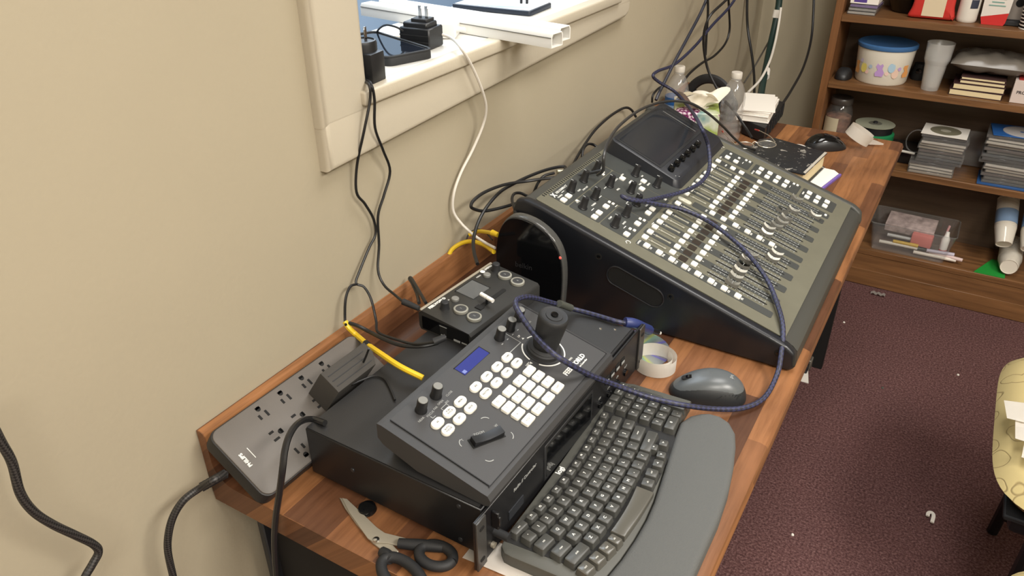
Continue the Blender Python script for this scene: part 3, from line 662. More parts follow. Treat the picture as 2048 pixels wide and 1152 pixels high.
b.tube([MP(.0175, .300, .0006), MP(.021, .304, .0006), MP(.026, .302, .0006), MP(.026, .297, .0006), MP(.022, .296, .0006)], .0007, 5, 4); b.tube([MP(.551, .300, .0006), MP(.555, .304, .0006), MP(.560, .302, .0006), MP(.562, .297, .0006)], .0006, 5, 4)
obj('printed_legends', b, PRINT, t)['kind'] = 'stuff'
b = MB(); 
for k in range(34): b.box((.022 + .0072 * k, .4740, .0002), (.0026, .006, .0006), M=MBs)
obj('vent_slots', b, HOLE, t)
# raised screen module
s_ = put(bpy.data.objects.new('screen_module', None), t)
lo = rrect(.302, .176, .016, 6, .430, .388); hi = rrect(.284, .160, .013, 6, .424, .390)
def mod():
    b = MB(); q = bmesh.new(); A = [q.verts.new(MP(x, y, -.001)) for x, y in lo]; B = [q.verts.new(MP(x, y, .013 + .016 * (y - .31) / .16)) for x, y in hi]
    B2 = [q.verts.new(MP(.424 + (x - .424) * .985, .390 + (y - .390) * .98, .0145 + .016 * (y - .31) / .16)) for x, y in hi]
    n = len(A)
    for P, Q in ((A, B), (B, B2)):
        for i in range(n): q.faces.new((P[i], P[(i + 1) % n], Q[(i + 1) % n], Q[i]))
    q.faces.new(B2); q.faces.new(A[::-1]); bmesh.ops.recalc_face_normals(q, faces=list(q.faces)); b._merge(q); return b
obj('housing', mod(), mat('screen_module_black', rgb(36, 38, 43), .42, grain=.08, gscale=1500), s_)
tl2 = math.atan(.016 / .16); SMM = T_(MP(.424, .390, .0145 + .016 * .5)) @ RX(MT + tl2)
obj('display_glass', MB().box((-.008, .019, .0008), (.238, .098, .0012), M=SMM), mat('screen_glass', rgb(40, 42, 46), .12), s_)
obj('display_frame', MB().box((-.008, .019, .0004), (.252, .110, .0010), M=SMM), BLACKM, s_)
for k in range(4): obj('glass_reflection', MB().box((.086 + k * .011, .017, .0016), (.0016 if k % 2 else .0034, .086, .0006), M=SMM), GREYP if k == 1 else BLACKM, s_)  # added strips draw the reflections along the edge of the glass
en = MB().lathe([(.0070, 0), (.0062, .010), (.0055, .0112), (0, .0112)], 18).mesh('encoder')
for k in range(6):
    o = obj('encoder', en, BLACKG, s_, SMM @ Vector((-.118 + k * .0315, -.052, .0004)), (MT + tl2, 0, 0)); obj('pointer', MB().box((0, .003, .0114), (.0015, .004, .0005)), PRINTG, o)
b = MB()
for x, y in ((-.128, -.068), (-.122, -.074)): b.box((x, y, .0006), (.003, .0014, .0004), M=SMM)
obj('module_marks', b, PRINTG, s_)

# ------------------------------------------------------------------ keyboard
t = thing('keyboard', 'graphite curved keyboard with padded wrist rest at the front edge of the desk', 'keyboard', (.6139, .0930, T + .0002), math.radians(91.52))
def krow(x): 
    d = x - .155
    return (.82 if d < 0 else .55) * d * d
def kslope(x):
    d = x - .155
    return math.atan((1.64 if d < 0 else 1.1) * d)
top = [(.368, .090), (.366, .180), (.360, .199), (.345, .2045)]
for i in range(11): x = .33 - i * .032; top.append((x, .2035 + .0035 * ((x - .17) / .17) ** 2))
top += [(-.004, .203), (-.0115, .195), (-.0125, .185)]
inner = [(-.0095, .080), (.015, .0765), (.045, .0715), (.08, .0685), (.115, .0675), (.15, .0695), (.19, .0745), (.23, .0800), (.262, .084), (.285, .0870), (.31, .090), (.34, .0905)]
obj('chassis', MB().prism(top + inner, 0, .0185, .003, 2), KEYB, t)
rest = [(-.0095, .079), (-.0135, .05), (-.010, .010), (.002, -.006), (.03, -.0095), (.10, -.0105), (.16, -.0115), (.215, -.0085), (.26, -.0025), (.30, .0055), (.325, .0130), (.343, .026), (.3505, .042), (.3495, .058), (.343, .0690), (.330, .081), (.31, .0885)]
obj('wrist_rest', MB().prism(rest + [(x, y - .0008) for x, y in inner[::-1][2:-1]], .001, .0235, .008, 4, None, True), RESTM, t)
obj('key_well', MB().prism([(.004 + .33 * i / 14, .1905 + krow(.004 + .33 * i / 14) * .75) for i in range(12)] + [(.352, .196), (.352, .094), (.30, .094)] + [(.272 - .262 * i / 12, .076 + krow(.272 - .262 * i / 12) * .9) for i in range(13)], .0183, .0190), mat('key_well_black', rgb(20, 20, 20), .7), t)
kc = {}
def keycap(w_, d_):
    if (w_, d_) not in kc:
        b = MB(); q = bmesh.new(); n0 = rrect(w_, d_, .0018, 2); n1 = rrect(w_ - .0030, d_ - .0026, .0020, 2); n2 = rrect(w_ - .0048, d_ - .0044, .0016, 2)
        A = [q.verts.new((x, y, 0)) for x, y in n0]; B = [q.verts.new((x, y + .0003, .0088)) for x, y in n1]; D = [q.verts.new((x, y + .0003, .0094)) for x, y in n2]; n = len(A)
        for P, Q in ((A, B), (B, D)):
            for i in range(n): f = q.faces.new((P[i], P[(i + 1) % n], Q[(i + 1) % n], Q[i])); f.smooth = True
        q.faces.new(D); bmesh.ops.recalc_face_normals(q, faces=list(q.faces)); b._merge(q); kc[(w_, d_)] = b.mesh('key')
    return kc[(w_, d_)]
def key(x, y, s, w_=.0172, d_=.0168, m=None, sz=.0052, rot=None):
    r = kslope(x) * .85 if rot is None else rot
    o = obj('key', keycap(w_, d_), m or KEYC, t, (x, y, .0186), (0, 0, r))
    if s: obj('legend', MB().text(s, sz if len(s) < 3 else .0034, T_((0, .0008, .0095)), .0002, bold=.00012 if len(s) < 3 else 0), PRINT, o)
for s, x in zip(('esc', 'F1', 'F2', 'F3', 'F4', 'F5', 'F6', 'F7', 'F8', 'F9', 'F10', 'F11', 'F12', 'del'), (.0240, .0475, .0655, .0830, .1016, .1210, .1395, .1562, .1736, .1910, .2094, .2273, .2457, .2653)):
    key(x, .1795 + krow(x), s, .026 if s == 'esc' else .0160, .0120, sz=.0036)
for s, x in zip('`1234567890-=', (.0186, .0363, .0526, .0708, .0888, .1078, .1273, .1450, .1614, .1777, .1945, .2131, .2310)): key(x, .1620 + krow(x), s)
key(.2570, .1625 + krow(.257) * .8, 'back', .031)
key(.0190, .1432 + krow(.019) * .95, 'tab', .026)
for s, x in zip('QWERTYUIOP[]\\', (.0429, .0616, .0795, .0981, .1180, .1366, .1525, .1677, .1858, .2041, .2229, .2416, .2630)): key(x, .1432 + krow(x) * .8, s, .0172 if s != '\\' else .0225)
key(.0200, .1245 + krow(.02) * .75, 'caps', .0265)
for s, x in zip("ASDFGHJKL;'", (.0450, .0626, .0805, .1001, .1190, .1372, .1539, .1703, .1875, .2063, .2250)): key(x, .1252 + krow(x) * .6, s)
key(.2520, .1262 + krow(.252) * .75, 'enter', .033)
key(.0225, .1062 + krow(.0225) * .7, 'shift', .035)
for s, x in zip('ZXCVBNM,./', (.0510, .0690, .0875, .1081, .1266, .1440, .1597, .1765, .1934, .2122)): key(x, .1072 + krow(x) * .5, s)
key(.2440, .1078 + krow(.244) * .7, 'shift', .045)
for s, x, y, w_ in (('ctrl', .0085, .0990, .019), ('win', .0275, .0935, .018), ('opt', .0462, .0892, .018)): key(x, y, s, w_, .0175, KEYG, rot=-.24)
key(.0625, .0862, 'alt', .0140, .0175, KEYG, rot=-.16)
b = MB()
sp = [(.0720 + .085 * i / 10, .0958 - .0022 * math.sin(PI * i / 10) ) for i in range(11)] + [(.1565 - .0850 * i / 10, .0722 + (.0775 - .0722) * (i / 10) ** 2 + 0 * i) for i in range(11)]
b.prism(sp, .0186, .0275, .0015, 3, None, True); obj('space_bar', b, KEYG, t)
for s, x, y in (('alt', .1690, .0845), ('ctrl', .1880, .0862)): key(x, y, s, .0172, .0175, rot=.08)
for s, x, y, w_, d_ in (('<', .2085, .0850, .0165, .0155), ('v', .2265, .0872, .0150, .0140), ('^', .2360, .1000, .0150, .0110), ('>', .2500, .0920, .0150, .0140)): key(x, y, s, w_, d_, rot=.12)
nx = (.2925, .3090, .3255, .3430)
for j, row in enumerate((('calc', '', 'lock', 'esc'), ('num', '/', '*', '-'), ('7', '8', '9', ''), ('4', '5', '6', '+'), ('1', '2', '3', ''))):
    y = .1885 - .0185 * j
    for i, s in enumerate(row):
        if i == 3 and j >= 2: continue
        key(nx[i] - .0012 * j, y, s, .0160, .0165 if j else .0150, rot=.03)
key(.3395, .1425, '+', .0160, .0345, rot=.03); key(.3365, .1060, 'ent', .0160, .0345, rot=.03)
key(.2955, .0965, '0', .0315, .0165, KEYC, rot=.05); key(.3180, .0965, '.', .0155, .0165, rot=.05)
obj('printed_brand', MB().text('logi', .0105, T_((.1425, .1968, .0186)), .0003, bold=.0003), PRINT, t)

# ------------------------------------------------------------------ mouse beside the keyboard
def mouse_shell(Lm, Wm, Hm, zs=0., z0=0.):
    def f(u, v):
        a = u * 2 * PI; k = v
        ca, sa = math.cos(a), math.sin(a)
        px = abs(ca) ** .85 * math.copysign(1, ca) * Lm / 2; py = abs(sa) ** .85 * math.copysign(1, sa) * Wm / 2 * (1 - .10 * ca)
        sh = math.cos(k * PI / 2) ** .62 if k < 1 else 0
        z = z0 + (Hm - z0) * math.sin(k * PI / 2) ** .9
        hump = 1 - .30 * ((px * sh) / (Lm / 2) - -.22) ** 2 - (.12 if px * sh > 0 else 0) * (px * sh / (Lm / 2))
        return Vector((px * sh, py * sh, z0 + (z - z0) * hump))
    return MB().sheet(f, 36, 14)
def make_mouse(name, label, loc, rz, Lm, Wm, Hm, mt, ms, extras=True):
    t = thing(name, label, 'mouse', loc, rz)
    obj('base', mouse_shell(Lm, Wm, Hm * .93, 0, .0008), ms, t)
    def f(u, v):
        a = u * 2 * PI; ca, sa = math.cos(a), math.sin(a); v = .36 + .64 * v
        sh = math.cos(v * PI / 2) ** .62 if v < 1 else 0
        px = abs(ca) ** .85 * math.copysign(1, ca) * Lm / 2 * sh; py = abs(sa) ** .85 * math.copysign(1, sa) * Wm / 2 * (1 - .10 * ca) * sh
        hump = 1 - .30 * (px / (Lm / 2) + .22) ** 2 - (.12 if px > 0 else 0) * (px / (Lm / 2))
        return Vector((px * 1.005, py * .96, Hm * math.sin(v * PI / 2) ** .9 * hump))
    obj('top_shell', MB().sheet(f, 36, 12), mt, t)
    obj('scroll_wheel', MB().cyl((Lm * .25, -.0032, Hm * .585), (Lm * .25, .0032, Hm * .585), .0080, seg=18), BLACKG, t)
    return t
M1T = mat('mouse_satin', rgb(84, 88, 90), .34); M1S = mat('mouse_side', rgb(34, 36, 38), .5)
t = make_mouse('computer_mouse', 'dark grey wireless mouse beside the keyboard and paper ring', (.5235, .5090, T + .0005), math.radians(201), 0.116, .066, .040, M1T, M1S)
for k in range(6): obj('grip_ridge', MB().tube([(-.006 - .006 * k, .0305 - .0008 * k, .008), (-.010 - .006 * k, .0312 - .0012 * k, .015), (-.018 - .0055 * k, .0295 - .0014 * k, .022)], .0008, 5, 3), M1S, t)
obj('printed_brand', MB().text('logi', .0075, T_((-.033, 0, .0362)) @ RY(-.25) @ RZ(PI / 2), .0005), PRINTG, t)
obj('wheel_slot', MB().prism(slot(.026, .009), 0, .001, M=T_((.0290, 0, .0292)) @ RY(.30)), HOLE, t)

# paper ring, disc, pointed note, sheet, plug
t = thing('paper_ring', 'white paper tape ring standing on edge beside the computer mouse', 'paper ring', (.4280, .5345, T + .0003))
obj('outer_wrap', MB().sheet(lambda u, v: Vector((.0335 * math.cos(u * 2 * PI), .031 * math.sin(u * 2 * PI), .024 * v)), 40, 1, .0007), PAPER, t)
obj('inner_wrap', MB().sheet(lambda u, v: Vector(((.0325 - .006 * u) * math.cos(u * 4.6 + 2.7) * .97, (.030 - .005 * u) * math.sin(u * 4.6 + 2.7) * .97, .002 + .0215 * v)), 30, 1, .0005), PAPER, t)
IRI = bpy.data.materials.new('disc_rainbow'); IRI.use_nodes = True; q = NT(IRI)
tc = q.add('ShaderNodeTexCoord'); gr = q.add('ShaderNodeTexGradient', gradient_type='RADIAL'); q.link(tc.outputs['Object'], gr.inputs[0])
mu = q.add('ShaderNodeMath', operation='MULTIPLY'); mu.inputs[1].default_value = 6; q.link(gr.outputs[1], mu.inputs[0]); fr = q.add('ShaderNodeMath', operation='FRACT'); q.link(mu.outputs[0], fr.inputs[0])
q.link(q.ramp(fr.outputs[0], [(0, rgb(150, 158, 158)), (.25, rgb(140, 175, 160)), (.36, rgb(190, 200, 120)), (.5, rgb(160, 166, 166)), (.78, rgb(150, 156, 164)), (.86, rgb(116, 112, 205)), (.95, rgb(150, 150, 170)), (1, rgb(150, 158, 158))]), q.b.inputs['Base Color']); q.b.inputs['Metallic'].default_value = .6; q.b.inputs['Roughness'].default_value = .2
t = thing('optical_disc', 'rainbow-sheened disc lying under the white paper ring', 'disc', (.3830, .5660, T + .0002))
# the ring stands on this disc
obj('disc_face', MB().lathe([(.0075, 0), (.056, 0), (.056, .0012), (.0075, .0012)], 48, caps=False), IRI, t); obj('hub', MB().lathe([(.0075, .0001), (.018, .0001), (.018, .0014), (.0075, .0014)], 30, caps=False), CLEAR, t)
bpy.data.objects['paper_ring'].location.z = T + .0016
tag(obj('loose_sheet', MB().sheet(lambda u, v: Vector((.372 + .104 * u, .058 + .040 * v + .005 * u, T + .0008 + .0014 * math.sin(u * 3))), 8, 3, .0004), PAPER), 'white sheet of paper under the near corner of the keyboard', 'paper')

# ------------------------------------------------------------------ scissors
t = thing('scissors', 'open steel scissors with black handles at the near end of the desk', 'scissors', (0, 0, T + .0006))
PV = Vector((.2690, .0245))
def flat2(P): return [tuple((at(u, v, 2, T + .004))[:2]) for u, v in P]
obj('blade', MB().prism(flat2([(744, 1083), (782, 1113), (797, 1101), (762, 1064), (728, 1030), (692, 998), (679, 994), (690, 1015), (712, 1046)]), .0003, .0025, .0004, 1), STEEL, t)
obj('blade', MB().prism(flat2([(736, 1078), (750, 1087), (775, 1087), (810, 1095), (822, 1080), (770, 1067), (754, 1056), (727, 1030), (694, 999), (684, 997), (700, 1028)]), .0027, .0048, .0004, 1), STEEL, t)
obj('pivot_screw', MB().lathe([(.0042, 0), (.0040, .0012), (.0015, .0020), (0, .0020)], 14, T_((PV.x, PV.y, .005))), CHROME, t)
def hloop(pts, r): return [Vector((x, y, z)) for x, y, z in pts]
def bow(c, rx, ry, rot, stem, r0):
    pts = []
    for i in range(17):
        a = 2 * PI * i / 16; x, y = rx * math.cos(a), ry * math.sin(a)
        pts.append((c[0] + x * math.cos(rot) - y * math.sin(rot), c[1] + x * math.sin(rot) + y * math.cos(rot), .0085))
    b = MB(); b.tube(pts, r0, 10, 3); b.tube(stem, lambda q: .0062 + .0012 * math.sin(q * 3), 10, 5); return b
obj('handle', bow((.3475, .0395), .0215, .0150, .10, [(.297, .033, .0065), (.315, .040, .0075), (.332, .047, .0085), (.348, .0535, .0085)], .0066), BLACKM, t)
obj('handle', bow((.331, -.0045), .034, .0165, -.28, [(.287, .0130, .0065), (.296, .0110, .0075), (.306, .0075, .0085)], .0068), BLACKM, t)

# ------------------------------------------------------------------ things at the far end of the desk
# worn black bible
t = thing('worn_book', 'thick worn black leather book with cream pages beyond the mixer', 'book', (0, 0, T + .0072))
bq = [(.300, 1.395), (.470, 1.370), (.4870, 1.545), (.345, 1.590), (.312, 1.560)]
LEATH = bpy.data.materials.new('worn_leather'); LEATH.use_nodes = True; q = NT(LEATH); tc = q.add('ShaderNodeTexCoord')
n = q.add('ShaderNodeTexNoise', Scale=38.0, Detail=6.0, Roughness=.7); q.link(tc.outputs['Object'], n.inputs['Vector'])
q.link(q.ramp(n.outputs[0], [(.0, rgb(26, 28, 31)), (.585, rgb(36, 38, 41)), (.62, rgb(150, 146, 138)), (1, rgb(180, 175, 165))]), q.b.inputs['Base Color']); q.b.inputs['Roughness'].default_value = .4; q.bump(n.outputs[0], .2, .002)
def grow(P, k): 
    cx = sum(p[0] for p in P) / len(P); cy = sum(p[1] for p in P) / len(P)
    return [(cx + (x - cx) * k, cy + (y - cy) * k) for x, y in P]
obj('pages', MB().prism(grow(bq, .955), .0035, .0375), CREAM, t)
obj('front_cover', MB().prism(bq, .0376, .0408, .0014, 2, None, False), LEATH, t); obj('back_cover', MB().prism(grow(bq, 1.005), 0, .0034, .001, 1), LEATH, t)
obj('worn_corner', MB().prism([(.4705, 1.374), (.4868, 1.543), (.480, 1.546), (.4645, 1.379)], .0409, .0412), mat('scuffed_leather', rgb(176, 170, 158), .7), t)
for k in range(5): obj('page_band', MB().box((.4715 + .0012 * k, 1.452 + .002 * k, .008 + .006 * k), (.0014, .145, .0014), M=RZ(0)), mat('page_shadow', rgb(186, 168, 128), .8), t) if k < 0 else None
t = thing('notebook', 'white note pad with purple edge under the worn black book', 'notebook', (0, 0, T + .0004))
obj('pad', MB().prism([(.340, 1.40), (.498, 1.372), (.526, 1.527), (.512, 1.545), (.362, 1.565)], 0, .0052), PAPER, t)
obj('purple_edge', MB().prism([(.500, 1.3715), (.505, 1.3705), (.533, 1.525), (.5275, 1.5275)], 0, .0056), mat('purple', rgb(116, 92, 168), .6), t)
# glasses lying on the book
t = thing('eyeglasses', 'wire-rimmed eyeglasses lying on the worn black book', 'glasses', (.318, 1.500, T + .0488), math.radians(38))
WIRE = mat('pale_wire', rgb(206, 198, 180), .25, metal=.7)
for s in (-1, 1):
    rim = [(s * .030 + .024 * math.cos(a), .017 * math.sin(a), .0032 + .003 * math.sin(a)) for a in [2 * PI * i / 14 for i in range(15)]]
    obj('rim', MB().tube(rim, .0011, 6, 3), WIRE, t)
    obj('lens', MB().sheet(lambda u, v: Vector((s * .030 + .0232 * v * math.cos(u * 2 * PI), .0164 * v * math.sin(u * 2 * PI), .0032 + .003 * v * math.sin(u * 2 * PI) - .001 * (1 - v * v))), 18, 2, .0006), CLEAR, t)
    obj('temple', MB().tube([(s * .054, .006, .006), (s * .056, .045, .008), (s * .050, .098, .005), (s * .046, .116, .002)], .0013, 6, 4), WIRE, t)
    obj('temple_tip', MB().tube([(s * .050, .098, .005), (s * .046, .116, .0024)], .0021, 6, 1), mat('tip_red', rgb(170, 60, 52), .4), t)
obj('bridge', MB().tube([(-.007, .006, .005), (0, .010, .008), (.007, .006, .005)], .0012, 6, 4), WIRE, t)
make_mouse('computer_mouse', 'glossy black mouse near the far end of the desk', (.4560, 1.716, T + .0005), math.radians(32), .112, .064, .038, BLACKG, BLACK)
t = thing('curled_tape', 'white curled paper band at the far corner of the desk', 'paper ring', (.524, 1.765, T + .0004), math.radians(20))
obj('loop', MB().sheet(lambda u, v: Vector((.036 * math.cos(u * 5.4 + .2), .034 * math.sin(u * 5.4 + .2), .030 * v)), 36, 2, .0008, M=T_((0, 0, .0215)) @ RY(.50)), PAPER, t)
obj('tail', MB().sheet(lambda u, v: Vector((0.026 + .048 * u, .012 - .006 * u, .004 + .022 * v * (1 - .8 * u) + .003 * u)), 8, 2, .0006), PAPER, t)
tag(obj('tape_scrap', MB().lathe([(.020, 0), (.022, .004), (.018, .007), (0, .008)], 20), PAPER, None, (.395, 1.672, T + .0004)), 'small white round scrap between the worn book and the black mouse', 'scrap')
tag(obj('tablet', MB().prism([(.215, 1.335), (.300, 1.330), (.330, 1.600), (.262, 1.600)], 0, .011, .003, 2, None, True), BLACKG, None, (-.010, .0, T + .0004)), 'flat black tablet lying between the mixer and the tissue box', 'tablet')

# tissue box
TB = bpy.data.materials.new('floral_print'); TB.use_nodes = True; q = NT(TB); tc = q.add('ShaderNodeTexCoord')
mp = q.add('ShaderNodeMapping'); mp.inputs['Scale'].default_value = (1, 1, 1); q.link(tc.outputs['Object'], mp.inputs[0])
v = q.add('ShaderNodeTexVoronoi', Scale=15.0, feature='F1'); q.link(mp.outputs[0], v.inputs['Vector'])
w2 = q.add('ShaderNodeTexVoronoi', Scale=120.0, feature='F1'); q.link(tc.outputs['Object'], w2.inputs['Vector'])
fl = q.ramp(w2.outputs[0], [(.0, rgb(232, 222, 226)), (.38, rgb(225, 200, 215)), (.5, rgb(120, 36, 92)), (1, rgb(110, 40, 98))])
bg = q.add('ShaderNodeTexNoise', Scale=9.0, Detail=4.0); q.link(tc.outputs['Object'], bg.inputs['Vector'])
gc = q.ramp(bg.outputs[0], [(.35, rgb(112, 152, 150)), (.45, rgb(206, 208, 190)), (.55, rgb(150, 168, 72)), (.68, rgb(214, 216, 200))])
mk = q.ramp(v.outputs[0], [(.46, (1, 1, 1, 1)), (.5, (0, 0, 0, 1))])
mx = q.add('ShaderNodeMix', data_type='RGBA'); q.link(mk, mx.inputs[0]); q.link(gc, mx.inputs[6]); q.link(fl, mx.inputs[7]); q.link(mx.outputs[2], q.b.inputs['Base Color']); q.b.inputs['Roughness'].default_value = .45
t = thing('tissue_box', 'flower-printed tissue box with a white tissue pulled up behind the mixer', 'tissue box', (.150, 1.5, T + .0004), math.radians(20))
t.location = (.1500, 1.5060, T + .0125); 
b = MB(); b.prism(rrect(.115, .115, .004, 2), 0, .112, .002, 1); obj('carton', b, TB, t)
obj('opening', MB().lathe([(.032, 0), (.032, .0006)], 24, T_((0, 0, .1121)) @ Matrix.Diagonal((1, .6, 1, 1))), PAPER, t)
def tis(u, v):
    a = u * 2 * PI; r = .024 + .040 * v ** 1.3 + .012 * v * math.sin(3 * a + 1) + .006 * v * math.sin(7 * a)
    return Vector((r * math.cos(a), r * .62 * math.sin(a) - .006 * v, .1125 + .030 * v + .016 * math.sin(2 * a + .6) * v + .007 * math.sin(5 * a) * v))
b = MB(); b.sheet(tis, 48, 8); b.sheet(lambda u, v: Vector((-.060 + .115 * u, -.016 + .034 * v, .128 + .030 * math.sin(PI * u) * (1 - .5 * v) + .007 * math.sin(9 * u + 3 * v) )), 26, 8)
obj('tissue', b, mat('tissue_white', rgb(236, 230, 216), .9), t)

# water bottles
WATER = glassy('bottle_plastic', (.86, .85, .83, 1), .14, .08)
def bottle(label, loc, band=None, H=.186):
    t = thing('water_bottle', label, 'bottle', loc)
    pr = [(.024, 0), (.030, .003), (.032, .010)]
    for k in range(5): z = .016 + k * .018; pr += [(.032, z), (.0300, z + .005), (.0300, z + .007), (.032, z + .012)]
    pr += [(.032, .112), (.0318, .122), (.028, .140), (.0215, .156), (.0140, .167), (.0126, .170), (.0126, .176)]
    obj('bottle_body', MB().lathe(pr, 28), WATER, t)
    obj('neck_ring', MB().lathe([(.0150, .1705), (.0150, .1735)], 20), FROST, t)
    obj('cap', MB().lathe([(.0148, .174), (.0150, .176), (.0150, .187), (.0140, .189), (0, .189)], 24), mat('bottle_cap', rgb(206, 200, 190), .4), t)
    if band:
        obj('label_band', MB().lathe([(.0326, .060), (.0326, .106)], 28, caps=False), band, t)
        obj('label_stripe', MB().lathe([(.0329, .078), (.0329, .086)], 28, caps=False), mat('label_pale', rgb(150, 178, 210), .5), t)
    return t
bottle('clear water bottle with a blue label against the wall', (.0510, 1.6320, T + .0004), mat('label_blue', rgb(34, 92, 158), .45))
bottle('clear water bottle without label beside the paper stack', (.2060, 1.6480, T + .0004))

# headphones
t = thing('headphones', 'black over-ear headphones with grey cups behind the tissue box', 'headphones', (.035, 1.812, T + .0006), math.radians(-8))
obj('headband', MB().tube([(-.075 * math.cos(a) + .06, .0, .030 + .088 * math.sin(a)) for a in [PI * i / 12 for i in range(13)]], .0095, 8, 3, flat=1.5), BLACKM, t)
for s in (-1, 1):
    x = .06 + s * .068
    obj('ear_cup', MB().lathe([(.028, -.012), (.034, -.008), (.036, .006), (.030, .012), (0, .013)], 24, T_((x, 0, .040)) @ RY(s * PI / 2)), GREYP if s < 0 else BLACKM, t)
    obj('ear_cushion', MB().lathe([(.022, -.026), (.034, -.024), (.037, -.018), (.034, -.011)], 24, T_((x, 0, .040)) @ RY(s * PI / 2)), BLACK, t)

# black box with envelopes stacked on it
t = thing('power_supply_box', 'black ribbed device box holding the stack of white papers', 'device box', (0, 0, T + .0004))
pb = [(.225, 1.712), (.300, 1.665), (.288, 1.935), (.208, 1.965)]
obj('case', MB().prism(pb, .004, .044, .004, 2, None, True), BLACK, t); obj('foot_plate', MB().prism(grow(pb, .93), 0, .0042), BLACKM, t)
for k in range(6): obj('fin', MB().box((.3005 - .0020 * k, 1.705 + k * .04, .024), (.003, .006, .032)), BLACKM, t)
ps = Vector((.246, 1.782, T + .0450))
for k in range(7):
    o = obj('envelope', MB().box((0, 0, 0), (.088, .168, .0040 if k != 2 else .0066), .0006, 1), PAPER, None, (ps.x + random.uniform(-.002, .002), ps.y + random.uniform(-.003, .003), ps.z + .0026 + .0046 * k + (.002 if k > 2 else 0)), (0, 0, .10 + random.uniform(-.03, .03) + (.12 if k == 6 else 0)))
    tag(o, ('white folded paper at the bottom of the pile on the black box', 'white folded paper second from the bottom on the black box', 'thick white folded card third from the bottom on the black box', 'white folded paper in the middle of the pile on the black box', 'white folded paper above the middle of the pile on the black box', 'white folded paper second from the top on the black box', 'white folded paper turned askew on top of the pile on the black box')[k], 'paper', 'white papers piled on the black box')

# ------------------------------------------------------------------ cables
def cable(label, pts, r, m, name='cable', cat='cable', seg=8, ends=(), flat=1.0, group=None):
    P = [Vector(p) if len(p) == 3 else at(*p) for p in pts]
    for p in P:
        if p.x < r + .003 and (p.z < 1.16 or p.y > 1.33): p.x = r + .003
    if not ends:
        return tag(obj(name, MB().tube(P, r, seg, 6, flat=flat), m), label, cat, group)
    t = thing(name, label, cat, (0, 0, 0), 0, group)
    obj('sheath', MB().tube(P, r, seg, 6, flat=flat), m, t)
    for nm, a, c, rr, mm in ends:
        a = Vector(a) if len(a) == 3 else at(*a); c = Vector(c) if len(c) == 3 else at(*c)
        obj(nm, MB().cyl(a, c, rr, rr * .8, 12), mm, t)
    return t
X, Y, Z = 0, 1, 2
# pair of thin black wires from the sill
cable('thin black wire hanging from the sill plug to the switcher corner', [(728, 158, Z, 1.192), (742, 168, X, .034), (749, 200, X, .036), (750, 255, X, .030), (766, 300, X, .022), (780, 342, X, .014), (768, 390, X, .012), (756, 432, X, .010), (758, 490, X, .010), (756, 540, X, .016), (768, 570, X, .03), (790, 590, X, .06), (808, 605, X, .09)], .0021, CABLE,
      ends=[('strain_relief', (806, 603, X, .088), (838, 617, X, .116), .0052, BLACKM)])
cable('thin black wire hanging from the sill and looping down to the switcher port', [(722, 160, Z, 1.192), (738, 170, X, .033), (740, 200, X, .034), (728, 262, X, .030), (714, 330, X, .014), (713, 384, X, .010), (730, 408, X, .010), (747, 438, X, .010), (751, 468, X, .010), (738, 496, X, .010), (720, 540, X, .012), (712, 566, X, .014), (728, 574, X, .025), (742, 598, X, .040), (752, 640, X, .055), (756, 664, X, .075), (790, 678, X, .12), (830, 688, X, .165), (872, 683, X, .196)], .0021, CABLE,
      ends=[('plug', (868, 684, X, .192), (892, 674, X, .204), .0058, BLACKM)])
cable('black cable looping against the wall above the yellow cable', [(714, 568, X, .016), (700, 574, X, .016), (691, 600, X, .018), (690, 640, X, .022), (692, 650, X, .03)], .0021, CABLE)
cable('black cable running beside the yellow cable to the switcher', [(698, 646, X, .03), (716, 652, X, .045), (740, 664, X, .065), (764, 676, X, .10), (800, 690, X, .14), (840, 693, X, .172), (876, 686, X, .192)], .0030, CABLE)
cable('yellow network cable with black joint running under the camera controller', [(690, 643, X, .024), (698, 656, X, .032), (715, 672, X, .045), (736, 690, X, .085), (762, 708, X, .125), (800, 733, X, .17), (846, 756, X, .205)], .0042, YELLOW,
      ends=[('joint', (731, 686, X, .078), (743, 695, X, .095), .0050, BLACK)])
cable('thin black wire from the plug adapter across the rack unit lid', [(738, 697, Z, .890), (728, 722, Z, .858), (715, 748, Z, .842), (703, 768, Z, .839), (722, 761, Z, .839), (748, 752, Z, .839), (768, 757, Z, .839), (780, 776, Z, .839), (790, 800, Z, .839)], .0015, CABLE)
cable('short black cable looped over the backsplash by the switcher', [(838, 606, X, .09), (834, 588, X, .06), (824, 566, X, .030), (819, 558, X, .016), (822, 556, X, .020), (832, 572, X, .05), (846, 596, X, .09), (852, 606, X, .105)], .0028, CABLE)
cable('flat black cable arching over the power strip and down the desk end', [(650, 846, Z, .842), (622, 838, Y, .085), (598, 845, Y, .05), (580, 868, Y, .025), (570, 900, Y, .008), (565, 940, Y, -.006), (559, 985, Y, -.011), (551, 1040, Y, -.014), (549, 1090, Y, -.014), (553, 1152, Y, -.014), (556, 1180, Y, -.014)], .0042, mat('flat_cable', rgb(30, 30, 31), .3))
